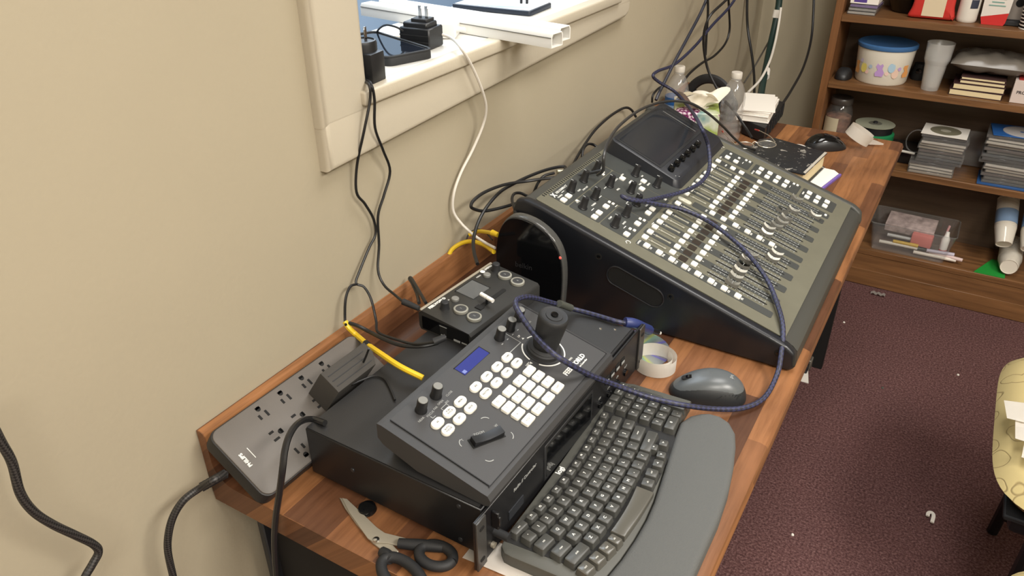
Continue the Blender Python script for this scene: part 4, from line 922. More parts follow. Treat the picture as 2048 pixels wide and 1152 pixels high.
# braided power cords
t = thing('mains_cable', 'black braided cord leaving the power strip and dropping beside the desk', 'cord')
pc = [at(450, 948, Y, -.022), at(428, 960, Y, -.045), at(400, 976, X, .060), at(368, 1000, X, .052), at(347, 1032, X, .046), at(337, 1068, X, .042), at(336, 1104, X, .040), at(346, 1152, X, .040), at(356, 1200, X, .040), (.040, -.10, .30), (.045, -.12, .012)]
obj('sheath', MB().tube(pc, .0047, 10, 8), CORDBR, t)
b = MB()
for k in range(15):
    q = k / 14; p = pc[0].lerp(pc[2], q * .9); b.tube([p - (pc[2] - pc[0]).normalized() * .0018, p + (pc[2] - pc[0]).normalized() * .0018], .0060 - .0004 * (k % 2), 10, 1)
obj('strain_relief', b, BLACKM, t)
cable('thick black braided cord looping in front of the wall at the left', [(-40, 800, X, .05), (0, 880, X, .05), (24, 925, X, .05), (40, 985, X, .05), (66, 1022, X, .05), (104, 1048, X, .05), (150, 1070, X, .05), (186, 1088, X, .05), (197, 1104, X, .05), (184, 1130, X, .05), (168, 1160, X, .05), (.05, -.216, .766), (.05, -.228, .735), (.05, -.240, .68), (.05, -.245, .55), (.045, -.22, .30), (.05, -.19, .012)], .0046, CORDBR, 'mains_cable', 'cord', 10)
# white cable and router cables
cable('white cable hanging from the sill adapter to the router', [(874, 66, Z, 1.205), (902, 76, Z, 1.200), (922, 96, X, .030), (945, 135, X, .034), (964, 180, X, .034), (972, 215, X, .030), (966, 250, X, .022), (945, 300, X, .014), (922, 345, X, .010), (908, 385, X, .010), (906, 420, X, .010), (920, 444, X, .020), (945, 468, X, .045), (968, 484, X, .075), (990, 496, X, .105)], .0026, WHCAB)
cable('yellow network cable bending over the backsplash into the router', [(896, 512, X, .006), (905, 498, X, .008), (924, 486, X, .020), (945, 483, X, .04), (968, 490, X, .07), (988, 504, X, .105)], .0040, YELLOW)
cable('short yellow network cable at the upper router port', [(938, 470, X, .020), (955, 463, X, .035), (972, 464, X, .065), (990, 467, X, .100)], .0036, YELLOW, ends=[('boot', (984, 465, X, .094), (996, 470, X, .108), .0055, YELLOW)])
cable('thin black wire curling behind the router', [(932, 482, X, .02), (938, 468, X, .02), (952, 459, X, .028), (968, 462, X, .05), (985, 480, X, .09)], .0014, CABLE)
cable('black cable looping down from the mixer rear past the router', [(1118, 355, X, .10), (1130, 338, X, .085), (1126, 333, X, .075), (1098, 338, X, .06), (1064, 350, X, .05), (1030, 366, X, .045), (1000, 384, X, .045), (972, 416, X, .05), (955, 448, X, .055), (947, 480, X, .07), (948, 504, X, .09), (955, 528, X, .115)], .0032, CABLE)
cable('black cable in a wide loop between the wall and the mixer', [(1208, 340, X, .20), (1150, 352, X, .15), (1100, 356, X, .11), (1056, 362, X, .075), (1010, 369, X, .055), (970, 384, X, .048), (948, 400, X, .045), (942, 412, X, .045), (948, 418, X, .046), (968, 422, X, .05), (1000, 416, X, .06), (1040, 404, X, .075), (1078, 388, X, .09), (1106, 368, X, .10)], .0030, CABLE)
cable('black cable bent above the router top edge', [(1036, 440, X, .13), (1030, 420, X, .11), (1024, 400, X, .075), (1028, 388, X, .06), (1040, 386, X, .06), (1062, 392, X, .075), (1076, 366, X, .085), (1088, 352, X, .09), (1108, 346, X, .10)], .0028, CABLE)
for s in (0, 1):
    tag(obj('plug_connector', MB().cyl(at(1114 + s * 0, 343 + s * 7, X, .10), at(1140, 343 + s * 7, X, .118), .0042, seg=10), mat('pale_metal', rgb(186, 182, 160), .3, metal=.6)), ('pale metal plug at the mixer rear edge, upper one', 'pale metal plug at the mixer rear edge, lower one')[s], 'plug')
cable('black cable arching on the wall behind the mixer', [(1140, 344, X, .06), (1152, 318, X, .045), (1170, 288, X, .03), (1192, 258, X, .022), (1222, 231, X, .020), (1248, 216, X, .020), (1262, 219, X, .024), (1272, 234, X, .034)], .0032, CABLE)
cable('short black cable hooked over the mixer rear edge', [(1164, 314, X, .05), (1166, 300, X, .045), (1174, 289, X, .042), (1186, 289, X, .045), (1199, 298, X, .06)], .0030, CABLE)
cable('black cable arching over the mixer screen', [(1195, 350, X, .21), (1206, 340, X, .225), (1208, 310, X, .225), (1218, 280, X, .21), (1240, 250, X, .19), (1276, 222, X, .17), (1312, 207, X, .17), (1345, 202, X, .19), (1380, 206, X, .22), (1415, 226, X, .25), (1445, 252, X, .275), (1468, 276, X, .29), (1488, 292, X, .31), (1510, 299, X, .325)], .0030, mat('grey_black_cable', rgb(44, 44, 44), .35))
def rise(a, b):
    """carries a cable on from point a (coming from b), bending it up to the ceiling"""
    d = (a - b).normalized(); st = min((a - b).length, .08); p = a.copy(); o = []
    while p.z < 2.5:
        p = p + d * st; p.x = max(p.x, .012); p.y = min(p.y, 2.66); o.append(p.copy()); st = min(st * 1.35, .25)
        d = (d * .65 + Vector((0, 0, .35))).normalized()
    return o[::-1]
# blue braided cable
bl = rise(at(1492, -40, X, .10), at(1462, 10, X, .09)) + [at(1492, -40, X, .10), at(1462, 10, X, .09), at(1425, 50, X, .08), at(1390, 92, X, .07), at(1350, 128, X, .06), at(1316, 142, X, .05), at(1306, 152, X, .05), at(1318, 164, X, .06), at(1350, 184, X, .10), at(1378, 215, X, .17), atp(1400, 250, .085),
      atp(1416, 290, .055), atp(1419, 335, .030), atp(1404, 362, .022), atp(1375, 380, .016), atp(1330, 393, .014), atp(1285, 402, .020), atp(1256, 398, .024), atp(1244, 392, .025), atp(1258, 397, .024),
      atp(1312, 408, .014), atp(1362, 418, .012), atp(1412, 440, .012), atp(1455, 470, .015), atp(1496, 508, .016), atp(1532, 556, .013), atp(1554, 606, .010), atp(1566, 655, .006), at(1562, 710, Z, .785), at(1553, 752, Z, .766), at(1528, 796, Z, .759), at(1486, 816, Z, .760), at(1430, 818, Z, .770), at(1360, 809, Z, .790), at(1300, 795, Z, .797), at(1230, 770, Z, .822), at(1180, 750, Z, .856), at(1135, 726, Z, .886), at(1100, 702, Z, .902), at(1068, 668, Z, .908), at(1042, 632, Z, .916), at(1031, 610, Z, .918), at(1036, 598, Z, .916), at(1060, 594, Z, .905), at(1098, 604, Z, .875), at(1140, 616, Z, .848), at(1190, 630, Z, .842), at(1230, 642, Z, .842), at(1258, 648, Z, .836)]
t = thing('braided_cable', 'blue and black braided cable looping from the wall across mixer, keyboard and controller', 'cable')
obj('sheath', MB().tube(bl, .0040, 10, 7), BLUEBR, t)
pl = [at(1252, 646, Z, .838), at(1302, 657, Z, .800)]
obj('plug_hood', MB().tube([at(1250, 645, Z, .839), at(1268, 647, Z, .834), at(1284, 654, Z, .815), at(1298, 660, Z, .79)], .0085, 10, 4), mat('blue_hood', rgb(46, 56, 104), .4), t)
obj('plug_tip', MB().cyl(at(1298, 660, Z, .79), at(1316, 664, Z, .768), .0045, seg=10), BLACK, t)
obj('cable_clip', MB().cyl(at(1118, 607, Z, .868), at(1142, 616, Z, .848), .0058, seg=10), mat('clip_grey', rgb(70, 72, 66), .5), t)
tag(obj('paper_bit', MB().box((0, 0, .003), (.012, .006, .006), .001, 1), PAPER, None, (.397, .6285, T + .0003), (0, 0, .2)), 'tiny white paper bit beside the blue plug', 'scrap')

# cables in the far corner
def corner(label, pts, r, m, **k):
    a, b = at(*pts[0]), at(*pts[1])
    return cable(label, (rise(a, b) if a.z > .97 else []) + list(pts), r, m, **k)

corner('black cable dropping straight down the back wall corner', [(1492, -30, Y, 2.4), (1494, 20, Y, 2.4), (1496, 62, Y, 2.4), (1503, 105, Y, 2.36), (1508, 150, Y, 2.28), (1508, 200, Y, 2.12), (1505, 240, Y, 2.0)], .0046, CABLE)
corner('black cable curving from the corner to the desk beside the unlabelled bottle', [(1474, -20, X, .13), (1446, 6, X, .12), (1420, 32, X, .11), (1408, 66, X, .10), (1409, 108, X, .10), (1420, 150, X, .12), (1446, 196, X, .17), (1468, 222, X, .215), (1490, 254, X, .255), (1504, 276, X, .285)], .0036, CABLE)
corner('black cable hanging in a shallow bow down to the labelled bottle', [(1456, -20, X, .045), (1458, 20, X, .045), (1459, 60, X, .045), (1450, 88, X, .045), (1428, 112, X, .045), (1404, 126, X, .045), (1380, 146, X, .045), (1366, 164, X, .045)], .0036, CABLE)
corner('dark cable slanting from the top down to the wall beside the labelled bottle', [(1424, -30, X, .06), (1404, 20, X, .06), (1378, 70, X, .06), (1352, 118, X, .06), (1332, 158, X, .06), (1318, 186, X, .06), (1312, 200, X, .06)], .0044, mat('navy_cable', rgb(40, 42, 54), .45))
corner('black cable hanging straight and crossing the corner loops', [(1414, -30, X, .07), (1416, 20, X, .07), (1413, 70, X, .07), (1411, 110, X, .07)], .0036, CABLE)
corner('thin black loop beside the labelled bottle', [(1304, 205, X, .03), (1306, 190, X, .03), (1318, 176, X, .03), (1330, 172, X, .03)], .0030, CABLE)
corner('thin grey cable slanting behind the green bundle', [(1545, 70, Y, 2.5), (1528, 100, Y, 2.5), (1508, 135, Y, 2.48), (1488, 166, Y, 2.44)], .0030, mat('dim_grey_cable', rgb(84, 80, 74), .5))
corner('black cable hanging on the back wall into the black device box', [(1628, -30, Y, 2.55), (1627, 20, Y, 2.52), (1622, 80, Y, 2.45), (1607, 134, Y, 2.3), (1584, 178, Y, 2.12), (1566, 206, Y, 1.98), (1560, 214, Y, 1.93)], .0042, CABLE)
t = thing('cable_bundle', 'dark green taped cable bundle with white tags hanging at the corner', 'cable bundle')
gp = rise(at(1560, -40, Y, 2.5), at(1558, 5, Y, 2.5)) + [at(1560, -40, Y, 2.5), at(1558, 5, Y, 2.5), at(1551, 45, Y, 2.48), at(1541, 90, Y, 2.42), at(1532, 135, Y, 2.32), at(1525, 170, Y, 2.2), at(1520, 200, Y, 2.08)]
GRN = mat('dark_green_wrap', rgb(30, 54, 50), .45)
obj('sleeve', MB().tube(gp, .0115, 10, 5), GRN, t)
for a_, c_ in ((at(1554, 20, Y, 2.49), at(1551, 36, Y, 2.484)), (at(1533, 140, Y, 2.31), at(1531, 154, Y, 2.27))): obj('white_tag', MB().cyl(a_, c_, .0128, seg=12), PAPER, t)
obj('white_wire', MB().tube([at(1562, 15, Y, 2.46), at(1557, 50, Y, 2.44), at(1549, 90, Y, 2.38), at(1538, 126, Y, 2.28), at(1520, 160, Y, 2.2), at(1496, 185, Y, 2.1)], .0042, 8, 5), WHCAB, t)

# ------------------------------------------------------------------ on the sill
ZS = 1.1856
t = thing('phone', 'phone in a thick black case lying on the window sill', 'phone', (-.098, .552, ZS), math.radians(161))
obj('case', MB().prism(rrect(.176, .088, .014, 5), 0, .0125, .003, 2, None, True), BLACKM, t)
obj('screen', MB().prism(rrect(.162, .074, .009, 5), .0125, .0129), mat('phone_glass', rgb(24, 28, 36), .06), t)
obj('case_lip', MB().tube([(x, y, .0132) for x, y in rrect(.172, .084, .012, 4)] + [(.086, .03, .0132)], .0022, 6, 1), BLACKM, t)
t = thing('plug_cube', 'black cube charger with round head and prongs at the sill corner', 'charger', (-.0170, .4060, ZS), math.radians(6))
obj('cube', MB().box((.008, .002, .021), (.044, .034, .042), .002, 2), BLACK, t)
obj('round_head', MB().lathe([(.021, .030), (.0215, .052), (.0200, .056), (.0180, .0565), (.0175, .0545), (0, .0545)], 28, T_((.002, .006, 0))), BLACK, t)
for s in (-1, 1): obj('prong', MB().box((.002 + s * .003, .006 + s * .0062, .064), (.0016, .0062, .019), .0004, 1), CHROME, t)
t = thing('ac_adapter', 'black wall-wart adapter with upright prongs behind the phone', 'adapter', (-.052, .612, ZS), math.radians(5))
t.location = (-.0640, .6180, ZS)
b = MB(); b.box((0, 0, .017), (.058, .046, .034), .002, 1); b.box((0, -.002, .037), (.046, .036, .010), .002, 1)
obj('body', b, BLACK, t); obj('prong_base', MB().box((.004, 0, .044), (.030, .026, .006), .001, 1), BLACKM, t)
for k in range(2): obj('ridge', MB().box((0, -.0235, .012 + k * .010), (.056, .0014, .002)), BLACKM, t)
for s in (-1, 1): obj('prong', MB().box((.006 + s * .0062, 0, .056), (.0060, .0016, .020), .0004, 1), CHROME, t)
tag(obj('wire', MB().tube([at(806, 62, Z, 1.215), at(792, 54, Z, 1.222), at(772, 50, Z, 1.222), at(758, 58, Z, 1.208), at(751, 70, Z, 1.190)], .0017, 6, 5), CABLE), 'thin black wire curving out of the wall-wart adapter', 'wire')
t = thing('white_adapter', 'white box adapter feeding the white cable behind the black adapter', 'adapter', (-.094, .693, ZS), math.radians(24))
obj('body', MB().box((0, 0, .013), (.088, .050, .026), .003, 2), WHITEP, t); obj('cable_boot', MB().cyl((.040, -.010, .014), (.060, -.012, .014), .005, .0035, 12), WHITEP, t)
tag(obj('white_card', MB().prism([(-.16, .628), (-.118, .672), (-.150, .74), (-.196, .690)], ZS, ZS + .003), PAPER), 'small white card on the sill behind the black adapter', 'card')
def raceway(label, p, q, grp):
    p, q = Vector(p), Vector(q); d = q - p; L = d.length; t = thing('cable_raceway', label, 'raceway', p, math.atan2(d.y, d.x), grp)
    # channel with snap-on lid, hollow
    w2, h = .033, .023
    outl = [(-w2 / 2, 0), (w2 / 2, 0), (w2 / 2, h * .78), (w2 / 2 - .003, h), (-w2 / 2 + .003, h), (-w2 / 2, h * .78)]
    b = MB(); q_ = bmesh.new(); inn = [(x * .88, .0012 + y * .9) for x, y in outl]
    R = [[q_.verts.new((xx, x, z)) for x, z in P] for P, xx in ((outl, 0), (outl, L), (inn, L), (inn, L - .22), )]
    for A_, B_ in zip(R, R[1:]):
        for i in range(6): q_.faces.new((A_[i], A_[(i + 1) % 6], B_[(i + 1) % 6], B_[i]))
    q_.faces.new(R[0][::-1]); q_.faces.new(R[3]); bmesh.ops.recalc_face_normals(q_, faces=list(q_.faces)); b._merge(q_)
    obj('channel', b, WHITEP, t)
    for s in (-1, 1): obj('lid_seam', MB().box((L / 2, s * (w2 / 2 + .0003), h * .72), (L - .002, .0008, .0014)), GREYP, t)
    return t
raceway('white plastic cable raceway nearest the phone, lying across the sill', (-.318, .781, ZS + .0006), (.138, .724, ZS + .0006), 'cable raceways on the sill')
raceway('white plastic cable raceway on the side away from the phone, across the sill', (-.310, .827, ZS + .0006), (.128, .772, ZS + .0006), 'cable raceways on the sill')
t = thing('picture_tablet', 'tablet with bright screen lying on the sill beside the raceways', 'tablet', (-.112, .965, ZS + .0004), math.radians(3))
t.location = (-.118, .968, ZS + .0004)
obj('slab', MB().prism(rrect(.180, .102, .006, 4), 0, .009, .002, 2, None, True), mat('navy_case', rgb(30, 38, 52), .4), t)
obj('screen', MB().prism(rrect(.170, .092, .003, 3), .009, .0094), mat('screen_white', rgb(236, 240, 240), .3), t)
obj('drawn_wave', MB().prism([(-.08, -.040), (.02, -.044), (.084, -.012), (.05, -.022), (0, -.032)], .0094, .0096), mat('screen_cyan', rgb(150, 205, 222), .3), t)
t = thing('clip_stand', 'small black forked stand standing on the bright tablet', 'stand', (-.075, .985, ZS + .0098), .3)
for s in (-1, 1): obj('prong', MB().box((s * .006, 0, .010), (.005, .006, .020), .001, 1), BLACK, t)
obj('post', MB().box((0, 0, .045), (.017, .008, .05), .002, 1), BLACK, t)

# ------------------------------------------------------------------ bookcase
BX0, BX1, BY = .301, 1.22, 2.425
t = thing('bookcase', 'brown wooden bookcase against the back wall beyond the desk', 'bookcase')
obj('side_panel', MB().box((BX0 + .0125, BY + .122, .92), (.025, .244, 1.84), .001, 1), SHELFV, t); obj('side_panel', MB().box((BX1 - .0125, BY + .122, .92), (.025, .244, 1.84), .001, 1), SHELFV, t)
obj('back_panel', MB().box(((BX0 + BX1) / 2, BY + .241, .92), (BX1 - BX0 - .05, .006, 1.80)), SHELFD, t)
SH = (.150, .4675, .7450, .9680)
for z in SH + (1.30,):
    obj('shelf', MB().box(((BX0 + BX1) / 2, BY + .119, z - .0115), (BX1 - BX0 - .0505, .237, .023), .0015, 1), SHELFW, t)
obj('bottom_rail', MB().box(((BX0 + BX1) / 2, BY + .010, .096), (BX1 - BX0 - .0505, .018, .06)), SHELFW, t)
obj('kick_board', MB().box(((BX0 + BX1) / 2, BY + .0085, .034), (BX1 - BX0, .017, .064), .001, 1), SHELFW, t)
obj('top_board', MB().box(((BX0 + BX1) / 2, BY + .122, 1.852), (BX1 - BX0 + .02, .25, .024), .002, 1), SHELFW, t)

# second shelf: tub, cups, books, bag, box
zz = SH[2] + .0006
t = thing('storage_tub', 'white tub with blue lid and pastel rabbit print on the second shelf', 'tub', (.478, 2.530, zz))
obj('tub_body', MB().lathe([(.080, 0), (.0835, .006), (.0925, .112), (.0925, .118)], 40), mat('tub_white', rgb(226, 220, 206), .4), t)
obj('lid', MB().lathe([(.0955, .1155), (.0970, .118), (.0965, .1275), (.091, .1305), (.087, .1275), (0, .1265)], 40), mat('lid_blue', rgb(66, 108, 158), .42), t)
def onto(x, z, kind, colr, s=1.):
    # flat print wrapped on the tub wall: x = arc angle in degrees from the front
    b = MB(); R = .084 + .0085 * z / .112 + .0006; a0 = math.radians(-90 + x)
    sh = {'egg': [(.009 * math.cos(2 * PI * i / 12), .012 * math.sin(2 * PI * i / 12)) for i in range(12)], 'dot': [(.005 * math.cos(2 * PI * i / 8), .005 * math.sin(2 * PI * i / 8)) for i in range(8)],
          'rabbit': [(-.008, -.020), (.009, -.020), (.012, -.010), (.006, .000), (.008, .008), (.004, .012), (.003, .022), (.000, .014), (-.003, .013), (-.009, .022), (-.007, .010), (-.010, .004), (-.004, -.004), (-.010, -.012)]}[kind]
    q = bmesh.new(); q.faces.new([q.verts.new((R * math.cos(a0 + s * px / R), R * math.sin(a0 + s * px / R), z + s * py)) for px, py in sh]); b._merge(q); return b
for x, z, kd, c in ((-58, .055, 'rabbit', rgb(226, 168, 104)), (-36, .052, 'egg', rgb(224, 208, 112)), (-20, .060, 'dot', rgb(170, 186, 204)), (0, .058, 'rabbit', rgb(186, 150, 206)), (24, .062, 'egg', rgb(168, 196, 214)), (42, .058, 'dot', rgb(190, 160, 206)), (60, .055, 'rabbit', rgb(228, 162, 96)), (-27, .040, 'dot', rgb(228, 190, 180)), (34, .042, 'egg', rgb(226, 196, 178)), (16, .042, 'dot', rgb(228, 196, 186)), (-44, .074, 'dot', rgb(196, 186, 210))):
    obj('print_' + kd, onto(x, z, kd, c, 1.35), mat('print_%02d' % (x + 60), c, .45), t)
t = thing('plastic_cup', 'stack of frosted plastic cups on the second shelf beside the tub', 'cups', (.6400, 2.485, zz), 0)
b = MB(); b.lathe([(.0260, 0), (.0270, .003), (.0350, .100)], 28, caps=True); obj('lower_cup', b, FROST, t)
obj('upper_cup', MB().lathe([(.0350, .086), (.0385, .0965), (.0395, .100), (.0415, .152), (.0422, .154), (.0405, .152), (.0375, .100)], 28, caps=False), FROST, t)
obj('inner_cup', MB().lathe([(.025, .012), (.0325, .098), (.036, .110)], 24, caps=False), FROST, t)
BK = [('bottom', .700, .155, .020, rgb(58, 36, 40)), ('second', .705, .150, .019, rgb(62, 38, 40)), ('third', .722, .132, .012, rgb(70, 46, 44)), ('top', .724, .128, .010, rgb(70, 48, 46))]
z = zz
for n, x0, w_, h, c in BK:
    t = thing('book', {'bottom': 'maroon book at the bottom of the book stack beside the cups', 'second': 'maroon book second from the bottom of the book stack', 'third': 'thin maroon book third from the bottom of the book stack', 'top': 'thin maroon book on top of the book stack under the grey bag'}[n], 'book', (x0 + w_ / 2, 2.515, z), random.uniform(-.02, .02), 'maroon books stacked on the second shelf')
    obj('pages', MB().box((0, -.001, h / 2), (w_ - .006, .124, h - .005)), CREAM, t)
    obj('cover', MB().box((0, .002, .0013), (w_, .128, .0024)).box((0, .002, h - .0013), (w_, .128, .0024)).box((0, .0652, h / 2), (w_, .003, h)), mat('maroon_cover_' + n, c, .5), t)
    z += h + .0006
BAGM = mat('grey_bag', rgb(116, 110, 102), .25, grain=.4, gscale=40)
def pillow(cx, cy, cz, w_, d_, h, n=20, wob=.006, seed=1, rz=0):
    rr = random.Random(seed); ph = [rr.uniform(0, 6) for _ in range(6)]
    def f(s):
        def g(u, v):
            x, y = (u - .5) * 2, (v - .5) * 2; e = max(0, 1 - abs(x) ** 3.2) ** .5 * max(0, 1 - abs(y) ** 3.2) ** .5
            return Vector((x * w_ / 2, y * d_ / 2, h / 2 + s * (e * h / 2 + wob * e * (math.sin(7 * x + ph[0]) * math.sin(6 * y + ph[1]) + .5 * math.sin(15 * x + ph[2] + 4 * y)))))
        return g
    b = MB(); b.sheet(f(1), n, n, M=T_((cx, cy, cz)) @ RZ(rz)); b.sheet(f(-1), n, n, M=T_((cx, cy, cz)) @ RZ(rz)); return b
t = thing('plastic_bag', 'rumpled grey plastic bag lying on the book stack', 'bag', (.800, 2.545, z + .006))
obj('folds', pillow(0, 0, 0, .235, .19, .060, 24, .004, 3), BAGM, t)
t = thing('carton', 'pale printed carton at the right of the book stack', 'carton', (.930, 2.50, zz))
obj('box', MB().box((0, 0, .036), (.11, .10, .072), .001, 1), mat('pale_carton', rgb(206, 192, 184), .6), t)
obj('printed_name', MB().text('PROMO', .013, T_((-.02, -.0504, .034)) @ RX(PI / 2), .0003, bold=.0003), mat('dark_ink', rgb(40, 36, 36), .6), t)
obj('red_flap', MB().box((.004, -.02, .0735), (.10, .055, .0022)), mat('flap_red', rgb(168, 50, 48), .5), t)
t = make_mouse('computer_mouse', 'black mouse on the second shelf left of the tub', (.362, 2.500, zz), math.radians(88), .10, .055, .036, BLACKM, BLACK)
t = thing('webcam', 'small dark cylinder device behind the plastic cups', 'device', (.590, 2.600, zz)); obj('barrel', MB().lathe([(.022, 0), (.024, .02), (.020, .055), (0, .058)], 20), BLACKM, t); obj('lens', MB().lathe([(.010, 0), (.009, .003), (0, .004)], 14, T_((0, -.0225, .032)) @ RX(PI / 2)), BLACKG, t)

# third shelf: jar, spindle, cases
zz = SH[1] + .0006
t = thing('glass_jar', 'glass jar with dark lid and pale label in the bookcase corner', 'jar', (.372, 2.520, zz))
obj('jar_body', MB().lathe([(.042, 0), (.046, .006), (.046, .150), (.038, .172), (.034, .180)], 28), CLEAR, t); obj('contents', MB().lathe([(.040, .004), (.043, .010), (.043, .135), (.030, .142), (0, .142)], 24), mat('jar_contents', rgb(120, 84, 66), .8, var=.5, vscale=60), t)
obj('lid', MB().lathe([(.037, .179), (.039, .183), (.039, .199), (.036, .203), (0, .203)], 28), mat('jar_lid', rgb(72, 66, 62), .3), t)
obj('label', MB().sheet(lambda u, v: Vector((.0466 * math.cos(-2.7 + 1.3 * u), .0466 * math.sin(-2.7 + 1.3 * u), 0.03 + .105 * v)), 12, 1), mat('jar_label', rgb(192, 180, 152), .6), t)
t = thing('disc_spindle', 'green disc spindle with a pale disc on top in the bookcase', 'disc spindle', (.500, 2.500, zz))
obj('base', MB().lathe([(.068, 0), (.070, .004), (.070, .100), (.064, .104), (0, .104)], 40), mat('spindle_green', rgb(34, 120, 74), .4), t)
obj('disc_stack', MB().lathe([(.061, .1042), (.061, .130)], 40), BLACK, t); obj('top_disc', MB().lathe([(.0075, .1305), (.0660, .1305), (.0660, .1317), (.0075, .1317)], 48, caps=False), mat('disc_pale', rgb(158, 160, 140), .3), t)
obj('disc_hub', MB().lathe([(.0225, .1318), (.0225, .1324), (.008, .1324)], 30), mat('hub_grey', rgb(108, 108, 96), .35), t); obj('post', MB().lathe([(.0070, .130), (.0070, .139), (0, .141)], 14), BLACKM, t)
tag(obj('black_case', MB().box((0, 0, .022), (.16, .13, .044), .003, 1), BLACKG, None, (.605, 2.575, zz)), 'glossy black case lying between the spindle and the disc cases', 'case')
tag(obj('white_lead', MB().tube([(.555, 2.492, zz + .048), (.60, 2.498, zz + .0485), (.650, 2.490, zz + .0485)], .0045, 8, 4), WHCAB), 'white cord lying over the glossy black case', 'cord')
tag(obj('clear_ring', MB().tube([(.645 + .032 * math.cos(a), 2.470, zz + .1 + .040 * math.sin(a)) for a in [2 * PI * i / 20 for i in range(21)]], .0022, 6, 2), CLEAR), 'clear disc edge leaning against the left disc cases', 'disc')
case_p = MB().box((0, 0, .0052), (.142, .124, .0100), .0008, 1).mesh('shell'); case_p.materials.append(CASEP)
card_p = MB().box((0, 0, .0052), (.134, .120, .0064)).mesh('insert'); spine_p = MB().box((0, -.0624, .0052), (.130, .0006, .0070)).mesh('spine')
cols = [rgb(30, 30, 32), rgb(190, 184, 172), rgb(80, 78, 74), rgb(46, 44, 44), rgb(150, 140, 126), rgb(60, 66, 70), rgb(196, 190, 180), rgb(72, 60, 56)]
ordn = ('bottom', 'second', 'third', 'fourth', 'fifth', 'sixth', 'seventh', 'eighth', 'ninth', 'tenth', 'eleventh', 'twelfth', 'thirteenth', 'fourteenth', 'fifteenth', 'sixteenth')
def stack(x, y, n, nm, jit, shift=None):
    z = zz
    for k in range(n):
        c = cols[(k * 5 + len(nm)) % 8]
        t = thing('disc_case', '%s clear disc case from the bottom of the %s case stack' % (ordn[k], nm) if k else 'clear disc case at the very bottom of the %s case stack' % nm, 'disc case', (x + random.uniform(-jit, jit) + (shift(k) if shift else 0), y + random.uniform(-jit, jit), z), random.uniform(-.05, .05), 'disc cases in the %s stack' % nm)
        put(bpy.data.objects.new('shell', case_p), t)
        i_ = obj('insert', card_p.copy(), mat('insert_%d' % ((k * 5 + len(nm)) % 8), c, .6), t)
        z += .0108
    return z
zt = stack(.7260, 2.500, 13, 'left', .004, lambda k: -.012 if k < 4 else .002)
t = thing('disc_sleeve', 'white paper sleeve with a grey printed disc on top of the left case stack', 'disc sleeve', (.7240, 2.498, zt), -.03)
obj('sleeve', MB().box((0, 0, .0010), (.140, .122, .0018)), PAPER, t); obj('printed_disc', MB().lathe([(.016, .0020), (.048, .0020), (.048, .0025), (.016, .0025)], 40, caps=False), mat('disc_print', rgb(120, 116, 96), .5), t); obj('disc_center', MB().lathe([(.015, .0021), (.015, .0026)], 24), mat('disc_print_pale', rgb(170, 166, 150), .5), t)
tag(obj('blue_folder', MB().box((0, 0, .004), (.165, .125, .008), .001, 1), mat('folder_blue', rgb(44, 84, 138), .4), None, (.940, 2.4955, zz)), 'blue folder under the right stack of disc cases', 'folder'); zz += .0086
zt = stack(.922, 2.500, 15, 'right', .006, lambda k: .014 if k < 6 else 0); zz -= .0086
t = thing('disc_sleeve', 'blue sleeve holding a pale disc on top of the right case stack', 'disc sleeve', (.930, 2.505, zt), .10)
obj('sleeve', MB().box((0, 0, .0014), (.150, .128, .0026), .0006, 1), mat('sleeve_blue', rgb(40, 92, 158), .35), t); obj('disc', MB().lathe([(.0075, .0028), (.056, .0028), (.056, .0040), (.0075, .0040)], 44, T_((.012, -.004, 0)), caps=False), mat('disc_silver', rgb(190, 186, 184), .3), t)
tag(obj('tilted_case', MB().box((0, 0, 0), (.142, .010, .124), .0008, 1), CASEP, None, (.828, 2.60, zz + .0645), (0, 0, .05)), 'clear disc case standing on edge between the two case stacks', 'disc case')

# bottom shelf: bin of markers, foam cups
zz = SH[0] + .0006
t = thing('storage_bin', 'clear plastic bin full of markers and cards on the bottom shelf', 'bin', (.712, 2.515, zz))
def tray(w0, d0, w1, d1, h, th=.0025):
    b = MB(); q = bmesh.new(); P = [rrect(w0, d0, .012, 3), rrect(w1, d1, .014, 3), rrect(w1 - 2 * th, d1 - 2 * th, .013, 3), rrect(w0 - 2 * th, d0 - 2 * th, .011, 3)]; zs = (0, h, h, th)
    R = [[q.verts.new((x, y, z)) for x, y in p] for p, z in zip(P, zs)]; n = len(R[0])
    for A_, B_ in zip(R, R[1:]):
        for i in range(n): q.faces.new((A_[i], A_[(i + 1) % n], B_[(i + 1) % n], B_[i]))
    q.faces.new(R[0][::-1]); q.faces.new(R[3]); bmesh.ops.recalc_face_normals(q, faces=list(q.faces)); b._merge(q); return b
obj('walls', tray(.245, .150, .285, .172, .108), CLEAR, t); obj('rim', MB().tube([(x, y, .108) for x, y in rrect(.285, .172, .014, 3)] + [(.1425, .072, .108)], .0026, 6, 1), CLEAR, t)
mk = [((-.100, -.058, .022), .13, .05, rgb(222, 216, 204), 'white marker at the left end of the clear bin'), ((-.055, -.055, .032), .085, .02, rgb(206, 168, 44), 'yellow marker in the clear bin'), ((-.080, -.030, .042), .12, .0, rgb(176, 176, 174), 'grey marker lying above the others in the clear bin'), ((.020, -.060, .009), .14, .02, rgb(228, 220, 208), 'long white marker along the bin floor'), ((.070, -.048, .016), .11, -.10, rgb(214, 190, 186), 'pink-white marker at the right of the clear bin'), ((.060, -.060, .026), .09, .12, rgb(190, 184, 200), 'lilac-grey marker crossing the bin floor'), ((-.02, -.045, .016), .10, .15, rgb(60, 72, 66), 'dark green marker in the clear bin')]
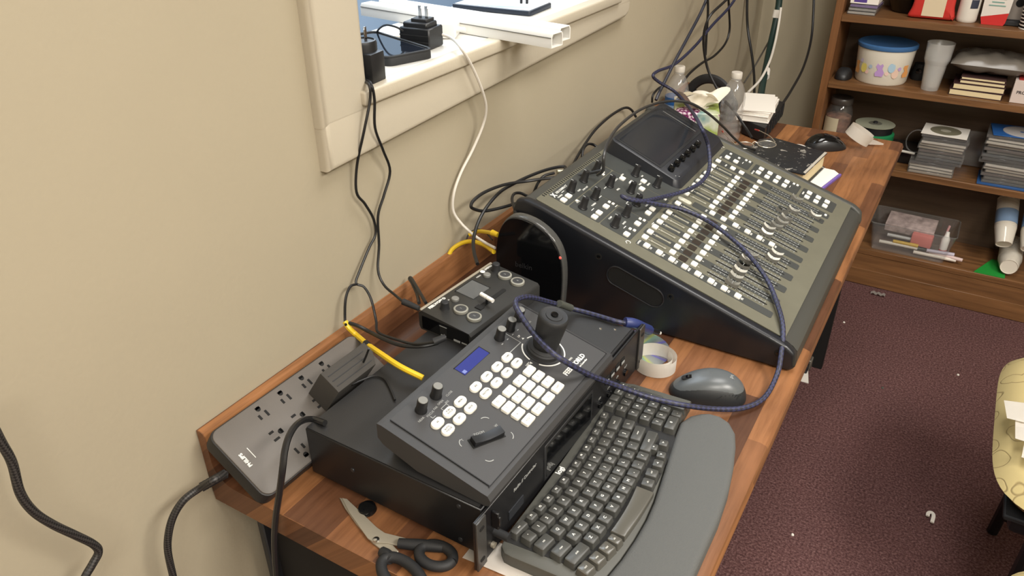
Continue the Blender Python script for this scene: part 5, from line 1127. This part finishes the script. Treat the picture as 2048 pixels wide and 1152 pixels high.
for (p, L_, a_, c_, lb) in mk:
    o = thing('marker', lb, 'marker', (.712 + p[0], 2.515 + p[1], zz + p[2] + .006), a_, 'markers in the clear bin')
    mm = mat('marker_' + lb.split()[0] + lb.split()[1], c_, .4); obj('barrel', MB().cyl((0, 0, 0), (L_ * .66, 0, 0), .0062, seg=12), mm, o); obj('cap', MB().cyl((L_ * .66, 0, 0), (L_, 0, 0), .0070, .0066, seg=12), mm, o)
tag(obj('card_stack', MB().box((0, 0, 0), (.165, .085, .030), .001, 1, M=RX(.25)), mat('card_print', rgb(166, 150, 146), .5, var=.35, vscale=45), None, (.700, 2.535, zz + .082), (0, 0, -.05)), 'stack of printed cards leaning in the clear bin', 'cards')
tag(obj('pink_packet', MB().box((0, 0, 0), (.070, .030, .045), .004, 2), mat('packet_pink', rgb(206, 118, 110), .5), None, (.748, 2.482, zz + .056), (0, 0, -.1)), 'pink packet in the middle of the clear bin', 'packet')
t = thing('glue_bottle', 'white glue bottle with red base at the right end of the clear bin', 'bottle', (.822, 2.490, zz + .004)); obj('bottle', MB().lathe([(.013, .03), (.014, .07), (.008, .084), (.006, .098), (0, .10)], 18), WHITEP, t); obj('base', MB().lathe([(.013, 0), (.0135, .03)], 18), mat('glue_red', rgb(190, 60, 60), .45), t)
tag(obj('pen', MB().cyl((0, 0, 0), (.01, .0, .085), .0042, seg=10), mat('pen_pink', rgb(206, 160, 160), .4), None, (.812, 2.518, zz + .030)), 'pink pen standing up at the right of the clear bin', 'pen')
tag(obj('green_folder', MB().prism([(.935, 2.428), (1.03, 2.428), (1.03, 2.56), (.985, 2.56)], 0, .0035), mat('folder_green', rgb(38, 150, 60), .45), None, (0, 0, zz)), 'bright green folder under the foam cup sleeves', 'folder')
FOAM = mat('foam_white', rgb(226, 218, 204), .7, grain=.2, gscale=300); BPR = mat('blue_print', rgb(120, 150, 186), .5)
def sleeve(label, p, q, r, blue=True):
    p, q = Vector(p), Vector(q); d = q - p; t = thing('foam_cup_sleeve', label, 'cup sleeve', p, 0, 'foam cup sleeves'); t.rotation_euler = d.to_track_quat('Z', 'Y').to_euler(); L = d.length
    obj('end_cup', MB().lathe([(0, .003), (r * .68, .002), (r * .72, 0), (r * .76, .004), (r * .98, .062)], 28), FOAM, t)
    pr = []
    n = 16
    for k in range(n): z = .062 + (L - .062) * k / n; pr += [(r, z), (r, z + (L - .062) / n * .55), (r * .955, z + (L - .062) / n * .6), (r * .955, z + (L - .062) / n * .95)]
    obj('cup_rims', MB().lathe(pr, 28), FOAM, t)
    if blue: obj('blue_band', MB().lathe([(r * 1.012, .075), (r * 1.016, .125)], 28, caps=False), BPR, t)
    obj('film', MB().lathe([(r * .80, -.002), (r * 1.03, .058), (r * 1.035, L - .01)], 24, caps=False), CLEAR, t)
sleeve('foam cup sleeve upper left, standing tilted in the bookcase', (.996, 2.468, zz + .1080), (.975, 2.600, zz + .225), .034)
sleeve('foam cup sleeve upper right, beside the upper left one', (1.072, 2.468, zz + .1080), (1.062, 2.600, zz + .225), .034)
sleeve('foam cup sleeve at the bottom with its cup end facing out', (1.032, 2.445, zz + .0390), (1.035, 2.64, zz + .042), .037, False)

# top visible shelf
zz = SH[3] + .0006
for k in range(3):
    t = thing('disc_case', ('small clear case at the bottom of the short stack on the upper shelf', 'small clear case in the middle of the short stack on the upper shelf', 'small clear case with purple insert on the upper shelf stack')[k], 'disc case', (.382 + .003 * k, 2.495, zz + .0108 * k), -.02 * k, 'small cases on the upper shelf'); t.scale = (.62, .85, 1)
    put(bpy.data.objects.new('shell', case_p), t); obj('insert', card_p.copy(), mat('insert_up_%d' % k, (rgb(170, 166, 160), rgb(150, 148, 146), rgb(110, 84, 150))[k], .5), t)
t = thing('dvd_box', 'open white disc box with purple print on the upper shelf stack', 'box', (.384, 2.50, zz + .0330)); obj('box', MB().box((0, 0, .012), (.088, .10, .024), .001, 1), PAPER, t); obj('purple_panel', MB().box((-.012, -.0503, .012), (.04, .0006, .014)), mat('purple_print', rgb(84, 62, 140), .5), t)
t = thing('black_bowl', 'dark bag in a black bowl behind the red bag', 'bowl', (.508, 2.583, zz)); obj('bowl', MB().lathe([(.045, 0), (.052, .004), (.075, .06), (.078, .062), (.072, .06), (.048, .008)], 30), BLACKG, t); obj('filling', MB().lathe([(.060, .035), (.064, .05), (.04, .075), (0, .085)], 20), mat('dark_bag', rgb(66, 62, 52), .4, var=.4), t)
t = thing('red_bag', 'red snack bag with a pale label panel on the upper shelf', 'bag', (.588, 2.490, zz + .0018), 0)
obj('bag', MB().prism([(-.072, 0), (.066, 0), (.070, .01), (.062, .03), (.058, .12), (.052, .15), (-.055, .15), (-.056, .10), (-.060, .03)], -.022, .022, .012, 3, Matrix(((1, 0, 0, 0), (0, 0, 1, 0), (0, 1, 0, 0), (0, 0, 0, 1))), True, 'all'), mat('bag_red', rgb(196, 52, 46), .35, grain=.3, gscale=60), t)
obj('label_panel', MB().box((.004, -.0224, .075), (.064, .0010, .132)), mat('label_cream', rgb(212, 196, 166), .6), t)
t = thing('white_bottle', 'white lotion bottle with a dark square on the upper shelf', 'bottle', (.690, 2.500, zz)); obj('bottle', MB().lathe([(.026, 0), (.029, .004), (.030, .01), (.030, .15), (.02, .165), (.012, .17)], 28), mat('bottle_white', rgb(220, 214, 204), .4), t)
obj('dark_square', MB().sheet(lambda u, v: Vector((.0306 * math.cos(-1.45 + .8 * u), .0306 * math.sin(-1.45 + .8 * u), .044 + .026 * v)), 8, 1), mat('square_navy', rgb(48, 54, 70), .5), t); obj('pump', MB().lathe([(.012, .17), (.012, .19), (0, .191)], 16), WHITEP, t)
t = thing('red_bottle', 'red and white soap bottle standing upside down on the upper shelf', 'bottle', (.765, 2.495, zz))
obj('lower_red', MB().prism([(-.030, 0), (.030, 0), (.034, .008), (.037, .038), (-.037, .022)], -.017, .017, .004, 2, Matrix(((1, 0, 0, 0), (0, 0, 1, 0), (0, 1, 0, 0), (0, 0, 0, 1))), True), mat('bottle_red', rgb(196, 48, 48), .25), t)
obj('upper_white', MB().prism([(-.037, .0222), (.037, .0382), (.041, .13), (.034, .15), (-.034, .15), (-.041, .12)], -.0165, .0165, .004, 2, Matrix(((1, 0, 0, 0), (0, 0, 1, 0), (0, 1, 0, 0), (0, 0, 0, 1))), True), mat('label_white', rgb(218, 212, 204), .4), t)
b = MB()
for k, wd in enumerate((.046, .034, .040)): b.box((0, -.0172, .058 + .010 * k), (wd, .0006, .0034))
obj('printed_lines', b, mat('print_teal', rgb(120, 160, 150), .5), t); obj('red_script', MB().tube([(-.022 + .0055 * k, -.0172, .094 + (.004 if k % 2 else -.002)) for k in range(9)], .0012, 6, 4), mat('script_red', rgb(180, 60, 60), .5), t)
t = thing('grey_carton', 'pale grey carton with a round hole behind the striped cups', 'carton', (.850, 2.585, zz)); obj('box', MB().box((0, 0, .07), (.11, .10, .14), .001, 1), mat('carton_grey', rgb(170, 160, 150), .6), t); obj('round_hole', MB().lathe([(.012, 0), (.012, .0008)], 20, T_((-.025, -.0502, .062)) @ RX(PI / 2)), HOLE, t)
tag(obj('striped_cups', MB().lathe([(r_, z_) for k in range(14) for r_, z_ in ((.036 + .0006 * k, .010 * k), (.0385 + .0006 * k, .010 * k + .0005), (.0385 + .0006 * k, .010 * k + .0042), (.036 + .0006 * k, .010 * k + .0046))], 30), WHITEP, None, (.876, 2.475, zz)), 'nested stack of striped black and white paper cups on the upper shelf', 'cups')
BANDM = mat('cup_band_black', rgb(34, 32, 32), .5)
o_ = bpy.data.objects['striped_cups']; o_.data.materials.append(BANDM)
for p in o_.data.polygons:
    zc_ = sum(o_.data.vertices[i].co.z for i in p.vertices) / len(p.vertices)
    if (zc_ % .010) > .0043: p.material_index = 1
tag(obj('black_tag', MB().box((0, 0, .008), (.05, .03, .016), .003, 1), BLACKM, None, (.815, 2.50, zz)), 'small black clip lying between the red bottle and the striped cups', 'clip')

# ------------------------------------------------------------------ chairs at the right
def chair(name, label, loc, rz, W_, D_, group):
    t = thing(name, label, 'chair', loc, rz, group)
    def cush(cz, w_, d_, h, seed):
        n = 26
        def f(s):
            def g(u, v):
                x, y = (u - .5) * 2, (v - .5) * 2
                # rounded-square footprint
                k = (abs(x) ** 5 + abs(y) ** 5) ** .2; m_ = max(abs(x), abs(y)); sc = (m_ / k) if k > 1e-6 else 1
                x2, y2 = x * sc, y * sc; e = max(0, 1 - m_ ** 6) ** .5
                return Vector((x2 * w_ / 2, y2 * d_ / 2, cz + s * e * h / 2 + (.006 * (1 - x2 * x2) * (1 - y2 * y2) if s > 0 else 0)))
            return g
        b = MB(); b.sheet(f(1), n, n); b.sheet(f(-1), n, n); bmesh.ops.remove_doubles(b.bm, verts=list(b.bm.verts), dist=.0004); bmesh.ops.recalc_face_normals(b.bm, faces=list(b.bm.faces)); return b
    obj('seat', cush(.445, W_, D_, .085, 1), CHFAB, t)
    obj('seat_pan', MB().box((0, 0, .396), (W_ * .86, D_ * .86, .012), .003, 1), BLACKM, t)
    obj('seat_shell', MB().box((0, 0, .372), (W_ * .80, D_ * .80, .045), .012, 2), BLACK, t)
    for sx in (-1, 1):
        for sy in (-1, 1):
            obj('leg', MB().tube([(sx * W_ * .28, sy * D_ * .28, .352), (sx * W_ * .28, sy * D_ * .28, .20), (sx * W_ * .29, sy * D_ * .29, .003)], .013, 8, 4), STEELBLK, t)
        obj('side_rail', MB().tube([(sx * W_ * .286, -D_ * .286, .06), (sx * W_ * .286, D_ * .286, .06)], .010, 8, 1), STEELBLK, t)
    bk = cush(0, W_ * .92, .42, .06, 2); bmesh.ops.transform(bk.bm, matrix=T_((0, -D_ * .5 - .012, .74)) @ RX(PI / 2 + .12), verts=list(bk.bm.verts)); obj('backrest', bk, CHFAB, t)
    for sx in (-1, 1): obj('back_post', MB().tube([(sx * W_ * .36, -D_ * .38, .385), (sx * W_ * .38, -D_ * .50, .45), (sx * W_ * .36, -D_ * .56, .80)], .011, 8, 4), STEELBLK, t)
    return t
chair('padded_chair', 'beige curl-patterned padded chair with papers on its seat facing the desk', (1.232, 1.135, 0), PI / 2, .575, .52, 'padded chairs facing the desk')
chair('padded_chair', 'beige curl-patterned padded chair cut off at the lower right corner', (1.250, .462, 0), PI / 2, .56, .52, 'padded chairs facing the desk')
for k, (u0, v0, a) in enumerate(((.995, 1.085, .12), (1.015, 1.022, .02), (1.030, .965, -.08))):
    tag(obj('booklet', MB().sheet(lambda u, v: Vector((-.10 + .21 * u, -.055 + .11 * v - .05 * (1 - u) * (v - .5), .002 + .006 * math.sin(u * 3) + .018 * (u - .3) ** 2)), 8, 4, .003, M=RZ(a)), PAPER, None, (u0 + .08, v0, .4965 + .004 * (2 - k))), ('white folded booklet farthest along the chair seat', 'white folded booklet in the middle on the chair seat', 'white folded booklet nearest the chair front corner')[k], 'booklet', 'booklets on the chair seat')

# ------------------------------------------------------------------ floor litter and floor strip
t = thing('floor_power_bar', 'grey metal power bar on the carpet under the desk', 'power bar', (0, 0, .0005)); obj('bar', MB().box((.515, 1.935, .020), (.060, .36, .040), .003, 1), mat('grey_metal', rgb(118, 112, 104), .4, metal=.5), t); obj('end_plug', MB().box((.520, 1.742, .018), (.04, .022, .03), .003, 1), BLACK, t)
tag(obj('paper_scrap', MB().prism([(.508, 1.70), (.556, 1.700), (.538, 1.775)], 0, .0025), PAPER, None, (0, -.012, .001)), 'white triangular paper scrap on the carpet under the desk', 'scrap')
tag(obj('paper_hook', MB().tube([at(1855, 1032, Z, .006), at(1857, 1026, Z, .006), at(1863, 1025, Z, .006), at(1867, 1031, Z, .006), at(1864, 1045, Z, .006)], .0050, 6, 5, flat=.5), PAPER), 'hook-shaped white paper curl on the plum carpet', 'scrap')
tag(obj('foil_wrapper', MB().sheet(lambda u, v: Vector((.05 * u, .020 * v, .003 + .006 * math.sin(u * 9 + v * 3) ** 2)), 10, 4, .0008), mat('wrapper', rgb(206, 200, 194), .25, metal=.3), None, (.633, 2.362, .002)), 'crumpled foil wrapper on the carpet before the bookcase', 'wrapper')
for k, (u, v) in enumerate(((1688, 645), (1916, 750), (1765, 776), (1585, 1070))):
    tag(obj('lint', MB().lathe([(.004, 0), (.003, .003), (0, .004)], 7), PAPER if k != 2 else mat('lint_grey', rgb(80, 84, 76), .8), None, at(u, v, Z, .001)), ('white lint speck on the carpet near the desk edge and bookcase', 'white lint speck on the carpet left of the chair seat', 'grey lint speck in the middle of the carpet', 'white lint speck on the carpet near the wrist rest')[k], 'lint')
